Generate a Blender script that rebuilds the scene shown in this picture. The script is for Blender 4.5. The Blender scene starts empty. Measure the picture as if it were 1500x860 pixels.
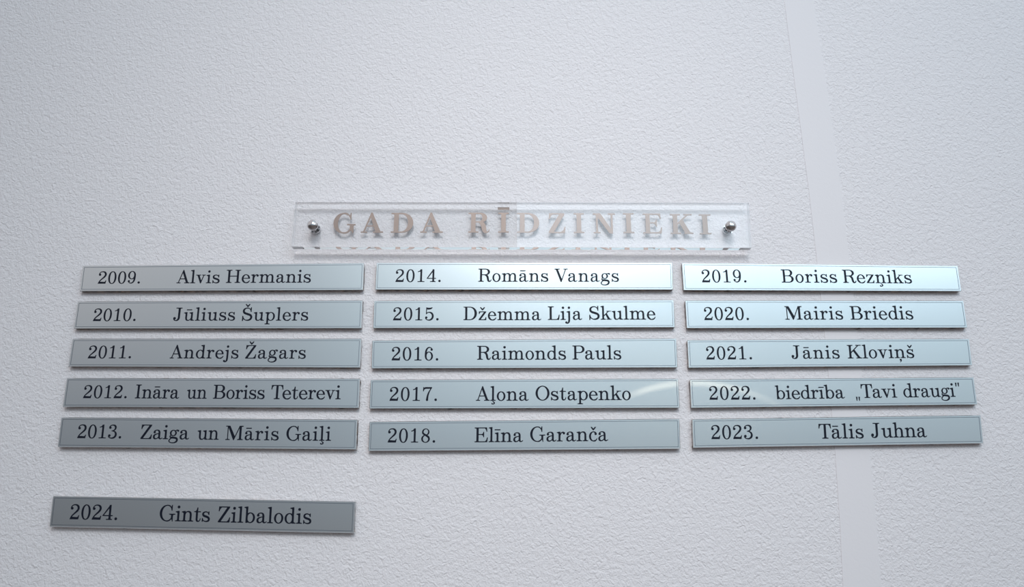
import bpy, bmesh, math, random
from mathutils import Vector
from mathutils.geometry import tessellate_polygon

# ------------------------------------------------------------------ camera, world, lamp, exposure
scene = bpy.context.scene
COL = scene.collection
cam_data = bpy.data.cameras.new('camera')
cam_data.sensor_fit = 'HORIZONTAL'; cam_data.sensor_width = 36.0
cam_data.lens = 36.0 * 1130.0 / 1500.0
cam_data.clip_start = 0.01
cam = bpy.data.objects.new('camera', cam_data); COL.objects.link(cam)
EYE = 1.5                                             # lens height above the floor, 0.75 m from the wall
cam.location = (0.0, -0.75, EYE)
cam.rotation_euler = (math.pi / 2 + math.atan(288.0 / 1130.0), 0, 0)
scene.camera = cam

vs = scene.view_settings
scene.display_settings.display_device = 'sRGB'
vs.view_transform = 'Standard'; vs.look = 'None'; vs.gamma = 1.0; vs.use_curve_mapping = False
vs.exposure = 0.0


class NT:
    """small helper that writes node trees as expressions"""
    def __init__(self, tree):
        self.t = tree; self.n = tree.nodes; self.l = tree.links
    def put(self, sock, v):
        if hasattr(v, 'is_linked') or isinstance(v, bpy.types.NodeSocket):
            self.l.new(v, sock)
        else:
            sock.default_value = v
    def node(self, kind, **kw):
        nd = self.n.new(kind)
        for k, v in kw.items():
            if hasattr(nd, k) and k not in nd.inputs: setattr(nd, k, v)
            else: self.put(nd.inputs[k], v)
        return nd
    def m(self, op, a, b=0.0, c=None, clamp=False):
        nd = self.n.new('ShaderNodeMath'); nd.operation = op; nd.use_clamp = clamp
        self.put(nd.inputs[0], a); self.put(nd.inputs[1], b)
        if c is not None: self.put(nd.inputs[2], c)
        return nd.outputs[0]
    def step(self, x, lo, hi):
        nd = self.n.new('ShaderNodeMapRange'); nd.interpolation_type = 'SMOOTHSTEP'
        self.put(nd.inputs['Value'], x); nd.inputs['From Min'].default_value = lo; nd.inputs['From Max'].default_value = hi
        return nd.outputs['Result']
    def mix(self, f, a, b, blend='MIX'):
        nd = self.n.new('ShaderNodeMix'); nd.data_type = 'RGBA'; nd.blend_type = blend
        self.put(nd.inputs['Factor'], f)
        self.put(nd.inputs[6], a if not isinstance(a, tuple) else (*a, 1.0)[:4])
        self.put(nd.inputs[7], b if not isinstance(b, tuple) else (*b, 1.0)[:4])
        return nd.outputs[2]


# the surroundings behind the camera, as an environment: a dim lobby, a tall daylight opening up on the right
world = bpy.data.worlds.new('surroundings'); scene.world = world; world.use_nodes = True
ARC_U, ARC_V, ARC_K = 0.235, 0.135, 2.4
wt = NT(world.node_tree); wt.n.clear()
sep = wt.node('ShaderNodeSeparateXYZ'); tc = wt.n.new('ShaderNodeTexCoord')
wt.l.new(tc.outputs['Generated'], sep.inputs[0])
X, Y, Z = sep.outputs
back = wt.m('MAXIMUM', wt.m('MULTIPLY', Y, -1.0), 0.05)
U = wt.m('DIVIDE', X, back); V = wt.m('DIVIDE', Z, back)
col = wt.mix(wt.step(V, -0.25, 0.15), (0.155, 0.136, 0.130), (0.295, 0.338, 0.385))
col = wt.mix(wt.step(V, 0.15, 1.6), col, (0.80, 0.80, 0.83))
dim = wt.m('ADD', 0.60, wt.m('MULTIPLY', 0.40, wt.step(U, -0.75, 0.05)))
col = wt.mix(1.0, col, wt.node('ShaderNodeCombineColor', Red=dim, Green=dim, Blue=dim).outputs[0], 'MULTIPLY')
# pale glow added at upper left to brighten the left plates and acrylic
lift = wt.m('MULTIPLY', wt.m('SUBTRACT', 1.0, wt.step(U, -0.65, -0.12)), wt.step(V, 0.04, 0.42))
col = wt.mix(lift, col, (0.64, 0.62, 0.63))
# cool glow added round the opening, carries its brightness down the plate rows
halo = wt.m('MULTIPLY', wt.m('MULTIPLY', wt.step(U, -0.42, 0.02), wt.m('SUBTRACT', 1.0, wt.step(U, 0.55, 1.6))), wt.step(V, -0.08, 0.36))
col = wt.mix(halo, col, (0.68, 0.86, 0.95))
# thin warm arc of a curved strip lamp
du = wt.m('SUBTRACT', U, ARC_U)
dist = wt.m('ABSOLUTE', wt.m('SUBTRACT', V, wt.m('SUBTRACT', ARC_V, wt.m('MULTIPLY', wt.m('MULTIPLY', du, du), ARC_K))))
arc = wt.m('MULTIPLY', wt.m('SUBTRACT', 1.0, wt.step(dist, 0.0, 0.007)), wt.m('MULTIPLY', wt.step(U, 0.13, 0.18), wt.m('SUBTRACT', 1.0, wt.step(U, 0.24, 0.38))))
col = wt.mix(arc, col, (4.2, 4.0, 3.3))
bg = wt.node('ShaderNodeBackground', Color=col, Strength=1.0)
out = wt.n.new('ShaderNodeOutputWorld'); wt.l.new(bg.outputs[0], out.inputs[0])

# tall daylight opening behind and above the camera, to its right
ld = bpy.data.lights.new('window_daylight', 'AREA'); ld.shape = 'RECTANGLE'; ld.size = 1.80; ld.size_y = 1.07
ld.energy = 12.0; ld.color = (0.78, 0.97, 1.12)
lamp = bpy.data.objects.new('window_daylight', ld); COL.objects.link(lamp)
lamp.location = (0.916, -1.60, 2.765); lamp.rotation_euler = (math.pi / 2, 0, 0)
# unseen spotlight, added from above so the wall fades toward its sides
ld = bpy.data.lights.new('added_wall_spot', 'SPOT'); ld.spot_size = math.radians(30); ld.spot_blend = 1.0
ld.shadow_soft_size = 0.45; ld.energy = 137.0; ld.color = (1.0, 0.975, 0.96)
lamp = bpy.data.objects.new('added_wall_spot', ld); COL.objects.link(lamp)
lamp.location = (0.02, -2.12, 3.237)
lamp.rotation_euler = (Vector((0.035, 0, 1.70)) - Vector(lamp.location)).to_track_quat('-Z', 'Y').to_euler()


# ------------------------------------------------------------------ materials
def new_mat(name):
    m = bpy.data.materials.new(name); m.use_nodes = True
    t = NT(m.node_tree); t.bsdf = t.n['Principled BSDF']; t.out = t.n['Material Output']
    return m, t


def setp(t, **kw):
    for k, v in kw.items():
        k = k.replace('_', ' ')
        t.put(t.bsdf.inputs[k], (*v, 1.0) if isinstance(v, tuple) and len(v) == 3 else v)


def mat_wall(name, relief):
    m, t = new_mat(name)
    co = t.n.new('ShaderNodeTexCoord').outputs['Object']
    setp(t, Base_Color=(0.822, 0.790, 0.812), Roughness=0.62, Specular_IOR_Level=0.3)
    n1 = t.node('ShaderNodeTexNoise', Vector=co, Scale=255.0, Detail=2.0, Roughness=0.5, Distortion=0.9).outputs['Fac']
    n2 = t.node('ShaderNodeTexNoise', Vector=co, Scale=620.0, Detail=1.0, Roughness=0.5, Distortion=0.3).outputs['Fac']
    h = t.m('ADD', t.m('MULTIPLY', n1, 1.0), t.m('MULTIPLY', n2, 0.35))
    b = t.node('ShaderNodeBump', Height=h, Strength=1.0, Distance=relief)
    t.l.new(b.outputs[0], t.bsdf.inputs['Normal'])
    return m


def mat_metal(name, colr, rough, coat=0.0, grain=True):
    m, t = new_mat(name)
    setp(t, Base_Color=colr, Metallic=1.0, Roughness=rough)
    if coat: setp(t, Coat_Weight=coat, Coat_Roughness=0.02, Coat_IOR=1.8)
    if grain:
        co = t.node('ShaderNodeMapping', Vector=t.n.new('ShaderNodeTexCoord').outputs['Object'])
        co.inputs['Scale'].default_value = (40.0, 1.0, 2200.0)
        g = t.node('ShaderNodeTexNoise', Vector=co.outputs[0], Scale=1.0, Detail=2.0).outputs['Fac']
        t.put(t.bsdf.inputs['Roughness'], t.m('ADD', rough - 0.01, t.m('MULTIPLY', g, 0.02)))
    return m


def mat_plain(name, colr, rough, spec=0.5):
    m, t = new_mat(name); setp(t, Base_Color=colr, Roughness=rough, Specular_IOR_Level=spec); return m


def mat_pad(name):
    m, t = new_mat(name)
    co = t.n.new('ShaderNodeTexCoord').outputs['Object']
    n = t.node('ShaderNodeTexNoise', Vector=co, Scale=260.0, Detail=3.0).outputs['Fac']
    c = t.mix(t.step(n, 0.42, 0.66), (0.050, 0.042, 0.040), (0.34, 0.24, 0.18))
    t.put(t.bsdf.inputs['Base Color'], c); setp(t, Roughness=0.85, Specular_IOR_Level=0.2)
    return m


def mat_acrylic(name, edge):
    """clear sheet: lets light straight through and mirrors by its refractive index; cut edges are hazier"""
    m, t = new_mat(name)
    tr = t.node('ShaderNodeBsdfTransparent', Color=(1, 1, 1, 1))
    gl = t.node('ShaderNodeBsdfGlossy', Roughness=0.0, Color=(1, 1, 1, 1))
    inner = t.n.new('ShaderNodeNewGeometry').outputs['Backfacing']
    fr = t.node('ShaderNodeFresnel', IOR=1.2 if edge else t.m('SUBTRACT', 1.62, t.m('MULTIPLY', inner, 0.31)))
    mx = t.node('ShaderNodeMixShader'); t.l.new(fr.outputs[0], mx.inputs[0]); t.l.new(tr.outputs[0], mx.inputs[1]); t.l.new(gl.outputs[0], mx.inputs[2])
    last = mx
    if edge:
        df = t.node('ShaderNodeBsdfTranslucent', Color=(0.9, 0.9, 0.93, 1)); dd = t.node('ShaderNodeBsdfDiffuse', Color=(0.9, 0.9, 0.93, 1))
        m1 = t.node('ShaderNodeMixShader'); m1.inputs[0].default_value = 0.5; t.l.new(df.outputs[0], m1.inputs[1]); t.l.new(dd.outputs[0], m1.inputs[2])
        last = t.node('ShaderNodeMixShader'); last.inputs[0].default_value = edge
        t.l.new(mx.outputs[0], last.inputs[1]); t.l.new(m1.outputs[0], last.inputs[2])
    t.l.new(last.outputs[0], t.out.inputs['Surface'])
    return m


def mat_refract(name):
    m, t = new_mat(name)
    setp(t, Base_Color=(0.98, 0.98, 0.985), Roughness=0.0, IOR=1.49, Transmission_Weight=1.0)
    return m


M_WALL = mat_wall('textured wall paint', 0.0011)
M_BAND = mat_wall('smooth wall paint', 0.00008)
M_STEEL = mat_metal('satin steel', (0.75, 0.785, 0.805), 0.25, 0.9)
M_INK = mat_plain('black ink', (0.006, 0.009, 0.020), 0.38, 0.2)
M_LINE = mat_metal('engraved line', (0.17, 0.20, 0.24), 0.5, 0, False)
M_PAD = mat_pad('mounting tape')
M_ACRYL = mat_acrylic('clear acrylic', 0)
M_EDGE = mat_acrylic('sawn acrylic edge', 0.10)
M_SIDE = mat_acrylic('hazy acrylic edge', 0.45)
M_LOWER = mat_refract('polished acrylic edge')
M_BRASS = mat_metal('brown metal letters', (0.27, 0.21, 0.185), 0.5, 0, False)
M_CHROME = mat_metal('polished steel', (0.66, 0.65, 0.66), 0.06, 0, False)


# ------------------------------------------------------------------ helpers
def link_mesh(name, bm, mat, parent=None):
    bmesh.ops.recalc_face_normals(bm, faces=bm.faces[:])
    me = bpy.data.meshes.new(name); bm.to_mesh(me); bm.free()
    me.materials.append(mat)
    o = bpy.data.objects.new(name, me); COL.objects.link(o)
    if parent: o.parent = parent
    return o


def thing(name, label, cat, loc, rot=(0, 0, 0), group=None):
    o = bpy.data.objects.new(name, None); COL.objects.link(o)
    o.location = loc; o.rotation_euler = rot; o.empty_display_size = 0.02
    o['label'] = label; o['category'] = cat
    if group: o['group'] = group
    return o


def prism(bm, loop, y0, y1):
    """closed prism over a loop of (x, z) points, from y0 (back) to y1 (front, nearer the camera)"""
    a = [bm.verts.new((x, y0, z)) for x, z in loop]
    b = [bm.verts.new((x, y1, z)) for x, z in loop]
    n = len(loop)
    bm.faces.new(a[::-1]); bm.faces.new(b)
    for i in range(n): bm.faces.new((a[i], a[(i + 1) % n], b[(i + 1) % n], b[i]))


def lathe(bm, prof, cx, cz, seg=48):
    """profile of (radius, y) turned round an axis along y"""
    rings = []
    for r, y in prof:
        if r < 1e-7: rings.append([bm.verts.new((cx, y, cz))])
        else: rings.append([bm.verts.new((cx + r * math.cos(2 * math.pi * k / seg), y, cz + r * math.sin(2 * math.pi * k / seg))) for k in range(seg)])
    for p, q in zip(rings, rings[1:]):
        for k in range(seg):
            j = (k + 1) % seg
            if len(p) == 1 and len(q) == 1: continue
            if len(p) == 1: bm.faces.new((p[0], q[k], q[j]))
            elif len(q) == 1: bm.faces.new((p[k], p[j], q[0]))
            else: bm.faces.new((p[k], p[j], q[j], q[k]))


GLYPHS = {
'.':(278,[[[132,-14,142,-14,158,-11,170,-6,182,1,192,10,199,22,207,50,203,74,199,86,190,99,182,107,170,114,142,122,119,118,106,114,94,106,79,86,71,58,74,34,79,22,86,10,94,2,106,-6]]]),
'0':(556,[[[247,-22,270,-24,302,-23,322,-19,346,-11,366,-2,386,12,406,29,422,47,440,70,456,98,467,122,483,166,499,234,507,302,507,394,499,462,483,530,472,562,456,598,439,626,422,649,407,666,386,684,362,699,342,708,318,716,290,720,266,720,238,716,214,709,194,700,174,688,158,675,145,662,125,638,98,594,86,566,73,530,57,466,49,394,49,302,57,230,73,166,85,130,98,102,126,56,144,34,162,17,183,2,202,-8,230,-18],[262,26,250,30,238,38,226,48,214,63,193,98,178,138,166,186,157,242,152,318,152,378,157,450,165,506,177,554,194,598,212,630,234,655,254,668,266,671,282,672,305,666,317,658,331,646,344,630,356,610,375,566,391,506,399,450,404,378,404,318,399,250,391,190,379,142,361,94,338,59,326,45,314,36,294,26,278,24]]]),
'1':(556,[[[101,-6,114,-8,458,-8,470,-6,475,-2,476,26,474,34,470,38,462,40,386,40,371,42,361,46,350,54,342,64,339,74,338,702,336,714,330,719,250,720,241,718,235,710,232,686,194,638,106,600,99,594,97,590,102,562,106,555,110,553,226,587,230,587,234,582,234,574,234,86,233,70,229,62,218,51,210,46,198,42,102,39,98,34,96,26,96,2]]]),
'2':(556,[[[47,-6,58,-8,462,-8,470,-7,477,-2,507,174,506,182,501,186,474,188,462,184,434,118,426,113,398,101,170,115,156,118,156,122,165,134,206,181,258,228,374,325,421,370,452,410,476,454,488,486,494,518,492,562,484,598,472,630,454,656,426,684,394,704,350,720,302,727,242,724,202,717,154,699,122,679,93,650,70,614,58,582,50,554,51,514,58,490,65,478,78,466,98,457,122,454,146,461,163,470,171,478,178,490,184,506,186,522,184,538,176,558,166,570,154,580,138,586,122,590,119,594,130,614,150,636,178,655,202,663,238,667,258,667,278,664,294,660,314,652,338,636,350,626,363,610,379,578,386,550,386,518,382,494,372,470,355,442,335,414,280,350,166,234,142,206,110,162,82,114,58,62,46,26,43,2]]]),
'3':(556,[[[237,-26,290,-27,338,-19,382,-4,418,18,446,44,472,78,483,102,492,126,498,155,502,178,503,210,495,254,481,294,464,322,443,346,422,363,394,380,357,394,353,398,355,402,390,425,414,446,430,468,443,490,456,526,462,562,460,594,452,626,444,646,435,662,421,678,398,696,378,708,358,716,330,724,306,727,270,728,218,723,178,711,134,691,108,670,94,656,81,638,65,606,56,566,58,546,65,526,74,514,86,504,102,497,122,494,142,498,158,505,170,514,179,526,187,550,188,566,184,582,176,598,162,612,142,623,139,626,140,630,159,646,182,660,198,665,222,668,250,668,274,664,290,660,310,650,326,639,339,626,347,614,359,586,364,542,362,522,355,498,338,472,314,448,290,434,266,425,214,413,206,406,203,390,207,378,218,369,278,360,306,351,326,342,357,318,376,294,388,270,394,250,398,222,397,194,395,174,389,150,368,110,354,94,336,78,310,61,290,52,266,45,238,41,206,40,182,42,154,49,138,58,127,66,127,70,150,81,166,94,175,110,180,126,182,146,177,166,168,182,154,196,138,205,118,210,102,209,82,203,68,194,56,182,49,170,43,150,41,114,49,86,62,60,84,34,106,17,138,1,194,-18]]]),
'4':(556,[[[207,-6,218,-8,490,-8,502,-6,507,-2,508,26,506,34,502,38,494,40,466,41,450,45,434,58,429,66,427,74,426,162,429,170,438,172,514,172,522,174,528,182,528,206,526,218,518,223,434,224,428,226,426,230,426,702,424,714,418,719,334,720,329,718,324,714,322,706,322,674,319,666,18,218,16,182,18,177,26,172,310,172,319,170,322,162,322,82,321,70,317,62,302,48,286,42,214,40,206,37,203,30,202,10,202,2],[94,226,94,230,105,246,308,526,318,537,322,530,322,522,322,234,320,226,306,224,106,224]]]),
'5':(556,[[[227,-22,262,-25,294,-24,326,-19,354,-11,382,1,406,14,430,33,449,50,463,66,480,90,491,114,503,146,511,178,515,206,516,238,513,266,508,294,498,326,487,354,472,378,450,405,430,424,406,441,386,451,350,464,322,469,290,471,254,469,222,464,194,455,171,446,142,432,139,434,139,450,147,594,150,598,154,599,222,588,354,606,443,682,446,690,445,698,438,718,430,725,422,724,326,698,202,698,106,719,98,715,97,710,89,374,85,354,90,337,94,333,106,331,129,334,132,338,137,354,154,374,178,392,202,404,222,408,254,411,282,408,298,404,322,392,359,362,375,342,385,326,399,294,404,274,408,242,408,214,405,190,397,158,380,122,359,94,338,74,310,57,282,46,258,41,234,39,186,45,155,58,128,78,127,82,130,86,150,96,165,110,172,122,177,142,177,158,170,180,161,194,146,206,122,215,102,215,86,211,74,205,57,186,50,170,46,157,47,118,58,86,78,54,102,30,134,10,182,-10]]]),
'6':(556,[[[253,-18,294,-20,314,-18,342,-11,382,6,406,21,422,34,452,66,476,106,488,134,495,158,503,202,504,238,500,270,492,306,483,330,467,362,451,386,426,414,406,431,378,448,354,459,326,467,294,472,270,472,242,467,206,456,182,445,178,444,175,446,178,474,193,538,202,566,213,590,225,610,242,632,262,647,286,659,326,666,350,664,370,655,390,638,391,634,390,630,378,618,369,602,365,590,364,574,367,558,374,543,382,532,394,523,406,518,422,514,442,516,466,527,475,534,484,546,489,558,492,574,491,586,487,602,475,622,453,638,430,670,410,689,386,703,346,719,318,724,290,724,266,720,246,715,218,703,198,691,178,675,161,658,144,638,114,590,102,562,89,526,74,454,66,386,62,298,65,202,73,158,90,110,102,86,122,58,142,37,158,23,178,10,202,-2,226,-11],[266,30,242,41,217,62,197,90,182,122,173,150,165,194,167,270,173,302,182,330,198,362,214,386,231,402,250,416,270,423,290,424,310,419,326,411,338,401,360,378,377,350,392,314,399,282,404,242,404,210,399,170,391,134,378,104,360,74,338,50,314,34,290,28]]]),
'7':(556,[[[252,-14,274,-15,298,-8,317,6,327,26,332,50,325,86,334,190,346,270,366,358,389,430,422,510,507,658,514,678,520,686,522,694,521,710,518,716,514,719,154,720,142,716,102,683,98,686,96,710,90,718,82,720,58,719,54,717,51,710,42,506,44,498,50,493,78,493,86,498,111,574,125,590,158,616,214,626,410,626,419,622,416,614,346,502,309,434,277,358,250,270,230,182,216,90,206,66,204,50,209,26,218,8,234,-6]]]),
'8':(556,[[[243,-18,286,-20,330,-14,378,2,402,14,422,26,453,54,468,74,481,94,496,134,504,178,503,206,498,230,488,262,476,286,459,310,440,330,414,351,386,367,381,374,383,378,418,406,433,422,451,450,463,478,470,510,472,542,468,570,459,598,446,626,432,646,418,662,393,682,370,696,342,707,314,715,286,718,254,717,230,712,202,703,178,692,158,679,134,659,114,634,102,610,94,590,86,558,84,538,85,510,82,486,83,478,98,451,134,409,177,374,176,370,142,351,118,333,102,317,86,294,74,274,62,246,55,218,52,194,54,158,65,118,82,82,103,54,130,29,162,9,198,-6],[270,26,246,30,227,38,204,54,186,72,170,94,157,122,150,146,146,174,146,198,152,234,158,254,170,278,185,298,202,317,222,331,242,339,250,336,274,320,358,261,374,246,393,222,403,214,406,210,408,198,407,154,403,134,390,103,372,74,350,53,326,37,302,29],[322,413,298,417,214,464,208,470,198,484,175,502,172,510,170,542,174,570,181,594,193,618,208,638,226,655,247,666,274,676,294,678,314,675,334,666,350,654,366,637,379,618,388,598,393,578,396,554,396,534,391,506,383,482,372,462,349,430,330,414]]]),
'9':(556,[[[222,-10,242,-12,274,-11,298,-6,322,2,346,14,365,26,382,41,403,62,423,90,440,118,463,174,480,242,489,314,494,410,491,510,483,554,476,578,464,606,450,630,433,654,410,678,389,694,366,708,342,719,314,727,282,732,242,730,202,719,162,700,130,675,102,642,78,602,61,554,53,510,52,474,56,438,65,402,74,378,86,354,104,326,122,305,148,282,174,265,198,254,230,245,262,240,286,241,314,245,342,253,374,268,378,268,380,266,381,258,376,230,364,174,356,150,344,122,332,102,314,81,294,65,270,53,230,46,206,48,186,57,166,74,165,78,166,82,179,94,185,106,191,122,192,134,189,150,183,166,174,179,162,188,138,197,114,196,90,186,81,178,73,166,65,146,65,126,70,106,81,90,102,74,122,45,150,20,186,1],[254,290,234,298,213,314,194,336,178,362,165,394,157,426,153,458,152,498,157,542,166,578,177,606,193,634,210,655,230,671,250,681,266,684,278,684,298,679,314,671,326,661,348,638,367,606,380,574,389,530,391,506,389,442,383,410,371,374,357,346,339,322,318,304,298,293,278,288]]]),
'A':(722,[[[17,-6,30,-8,214,-8,226,-7,230,-3,233,6,233,30,230,37,226,40,158,42,150,45,149,50,201,206,206,213,214,214,442,214,450,212,456,202,513,50,510,45,502,43,442,42,435,38,431,30,431,2,434,-4,438,-7,702,-8,714,-6,719,-2,720,26,719,34,716,38,710,41,674,42,662,45,652,54,645,66,642,69,632,70,628,74,383,726,380,734,374,740,366,742,334,742,326,739,323,734,316,702,104,74,87,50,78,44,66,42,22,42,16,38,12,30,12,6,13,-2],[226,265,224,266,223,270,225,278,306,518,314,544,319,550,322,549,327,538,427,278,429,270,429,266,418,264]]]),
'B':(722,[[[29,-6,42,-8,430,-8,478,-4,534,10,578,29,614,53,644,82,655,98,668,122,676,146,680,166,682,186,681,214,671,254,652,290,625,322,590,348,562,363,535,374,533,378,572,406,599,434,612,454,620,470,628,494,633,518,634,546,632,566,628,586,619,610,612,626,598,646,566,678,534,699,506,711,466,723,422,730,42,730,30,728,26,725,24,718,24,706,24,690,26,685,34,680,74,679,94,673,106,663,113,654,115,646,116,634,116,78,109,62,102,54,90,47,74,43,34,42,28,38,24,30,24,6,25,-2],[238,42,234,43,231,46,230,50,230,338,231,346,234,349,242,350,398,350,414,342,442,339,470,331,498,315,522,293,538,270,551,242,557,214,558,178,552,146,543,122,528,98,506,76,490,64,470,53,434,44,414,42],[234,398,230,402,230,410,230,670,233,678,242,680,406,679,422,676,438,670,454,661,470,648,488,626,501,602,508,578,512,546,510,514,503,482,491,458,473,434,458,422,438,410,410,401,378,397]]]),
'D':(778,[[[29,-6,42,-8,374,-8,434,-2,470,6,498,14,554,38,602,68,646,106,672,138,691,166,708,198,719,226,731,266,737,294,742,342,742,374,739,410,732,450,723,482,712,514,696,546,679,574,658,601,634,627,590,663,542,690,490,711,438,723,374,730,42,730,34,730,28,726,25,722,24,714,24,690,26,685,34,680,74,679,94,673,106,663,113,654,115,646,116,634,116,78,109,62,102,54,90,47,74,43,34,42,28,38,24,30,24,6,25,-2],[238,42,234,43,231,46,230,54,230,674,233,678,238,680,358,680,394,676,418,671,446,661,470,648,494,631,514,614,534,593,551,570,571,538,584,510,596,474,603,442,610,378,607,310,604,282,595,246,588,222,574,191,546,145,526,120,509,102,486,85,462,70,426,53,386,44,358,42]]]),
'E':(722,[[[29,-6,42,-8,654,-8,666,-6,670,-2,697,218,694,228,686,232,662,232,657,230,652,226,613,106,562,48,554,42,242,42,238,42,233,46,230,70,230,342,233,350,242,352,386,351,434,325,441,318,460,250,466,241,474,239,498,240,503,242,506,246,507,258,507,498,506,506,502,512,494,515,474,515,464,510,441,434,434,429,390,404,378,402,242,402,234,403,231,406,230,650,232,670,234,678,246,680,534,680,542,674,593,614,623,518,630,513,658,513,666,518,667,526,651,714,646,727,642,729,630,730,46,730,34,730,28,726,25,722,24,714,24,690,26,685,34,680,74,679,94,673,106,663,113,654,115,646,116,634,116,78,109,62,102,54,90,47,74,43,34,42,28,38,24,30,24,6,25,-2]]]),
'G':(800,[[[359,-22,406,-25,442,-25,478,-20,506,-10,538,6,565,26,578,39,610,79,618,75,629,62,651,-14,655,-18,662,-20,678,-19,683,-18,687,-14,688,-6,688,258,689,270,698,282,710,287,786,289,790,293,793,298,792,330,786,336,778,338,510,338,498,336,493,330,492,322,492,298,497,290,506,288,566,287,578,281,587,270,588,158,585,146,564,114,538,87,514,66,486,50,450,37,414,29,382,27,342,33,318,42,290,57,267,74,246,94,226,118,206,146,185,186,174,214,165,242,157,278,150,350,150,378,155,426,162,466,174,506,189,542,213,586,241,622,266,647,294,667,330,685,358,692,394,695,426,691,454,683,486,666,510,652,521,642,548,610,568,574,579,546,590,498,597,478,601,474,606,472,634,473,640,478,642,494,642,726,639,738,634,742,606,743,597,738,593,730,583,666,578,662,534,702,522,717,486,731,450,739,410,745,354,743,310,735,262,720,226,703,198,687,171,666,142,641,113,606,90,574,70,538,57,506,42,458,34,414,30,374,32,326,38,282,49,238,66,194,86,154,113,114,142,81,174,53,202,33,238,13,274,-2,314,-14]]]),
'H':(833,[[[29,-6,42,-8,314,-8,322,-7,328,-2,330,26,326,38,318,42,282,42,262,46,244,58,238,66,235,74,234,338,235,342,238,346,246,347,587,346,591,342,592,334,591,74,588,66,582,58,573,50,562,45,546,42,506,42,500,38,496,30,497,-2,502,-7,514,-8,786,-8,794,-7,798,-4,802,2,802,14,802,30,798,38,790,42,746,43,726,50,710,66,706,78,706,90,706,645,709,654,714,662,724,670,734,676,750,680,790,680,798,684,802,690,802,702,802,718,798,726,786,730,514,730,502,728,498,725,496,718,496,694,497,686,501,682,510,680,546,680,562,677,579,666,586,658,590,650,592,634,592,410,592,402,589,398,578,397,250,397,238,398,234,402,234,406,235,646,237,654,243,662,252,670,262,676,278,680,318,680,326,684,330,690,330,702,330,718,326,726,318,730,306,730,42,730,34,730,28,726,24,718,24,694,25,686,29,682,38,680,74,680,94,675,106,667,114,658,119,646,120,634,120,78,113,62,102,52,93,46,74,42,34,42,28,38,24,30,24,6,25,-2]]]),
'I':(407,[[[55,-6,66,-8,338,-8,350,-6,355,-2,356,26,355,34,352,38,342,42,302,43,282,49,270,58,264,66,261,74,260,86,261,646,263,654,269,662,286,675,302,679,342,680,351,682,356,690,356,714,355,722,350,728,338,730,66,730,54,727,51,722,50,694,52,686,54,683,62,680,102,680,122,674,134,665,143,654,146,634,146,78,144,70,138,61,130,53,118,46,98,42,62,42,54,38,50,30,50,6,52,-2]]]),
'J':(556,[[[185,-22,218,-22,242,-19,270,-11,290,-2,314,14,330,28,351,54,364,78,386,146,387,646,389,654,395,662,404,670,414,676,430,680,466,680,476,682,481,690,481,714,480,722,474,728,462,730,158,730,146,727,143,722,142,694,144,686,147,682,158,680,226,680,242,677,254,670,262,663,269,654,271,646,272,182,268,142,254,100,238,73,226,61,210,50,190,41,170,36,150,36,134,39,122,43,114,50,115,54,138,65,155,78,167,98,173,118,173,138,167,162,154,181,138,194,118,203,98,206,78,203,58,195,42,183,33,170,25,150,22,126,26,106,44,58,58,32,74,14,94,1,118,-10,150,-18]]]),
'K':(790,[[[25,-6,38,-8,306,-8,318,-7,322,-4,326,2,326,18,326,30,322,38,314,42,278,42,258,46,242,56,232,70,230,86,230,274,235,286,322,374,330,379,334,377,340,370,551,50,552,46,546,42,486,42,476,38,472,30,472,6,473,-2,477,-6,490,-8,774,-8,786,-7,790,-4,794,2,794,18,794,30,790,38,782,42,738,42,726,44,714,51,702,69,698,69,686,64,682,68,420,466,420,470,426,478,610,661,614,662,626,659,630,661,638,673,650,680,754,680,762,682,767,686,768,694,768,718,764,726,758,729,750,730,490,730,478,728,473,722,472,714,472,690,477,682,486,680,538,680,544,678,545,674,234,365,230,369,230,374,230,634,232,650,242,666,258,676,274,680,314,680,321,682,326,690,325,722,318,729,310,730,38,730,30,730,24,726,20,718,20,694,21,686,25,682,34,680,70,680,90,675,102,667,110,658,115,646,116,634,116,78,109,62,98,52,89,46,70,42,30,42,24,38,20,30,20,6,21,-2]]]),
'L':(667,[[[29,-6,42,-8,598,-8,610,-7,617,-2,647,262,646,271,642,276,638,277,606,277,599,270,563,126,498,45,486,42,246,42,238,42,233,46,230,74,231,646,233,654,239,662,248,670,258,676,274,680,326,680,335,682,340,690,340,714,339,722,334,728,322,730,38,730,30,728,25,722,24,690,29,682,38,680,74,679,91,674,102,667,110,658,115,646,116,634,116,78,109,62,102,54,90,47,74,43,34,42,28,38,24,30,24,6,25,-2]]]),
'M':(944,[[[421,-10,430,-12,454,-11,462,-6,469,2,710,570,718,585,721,578,722,566,721,74,718,66,712,58,694,46,674,42,638,42,631,38,627,26,629,-2,634,-7,650,-8,914,-8,922,-7,929,-2,931,26,927,38,918,42,878,43,858,49,846,58,840,66,837,74,836,86,837,646,839,654,845,662,862,675,878,679,918,680,926,683,931,690,931,702,931,718,926,727,914,730,734,730,726,728,722,725,503,210,498,202,494,202,238,725,234,728,222,730,34,730,22,730,14,725,12,718,12,690,14,685,18,681,94,680,99,678,101,674,102,70,98,55,86,45,74,42,22,42,16,38,12,30,13,-2,18,-7,26,-8,230,-8,242,-6,248,2,248,30,242,40,234,42,174,43,159,50,152,62,152,582,154,603,158,600,163,590,414,2]]]),
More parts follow.
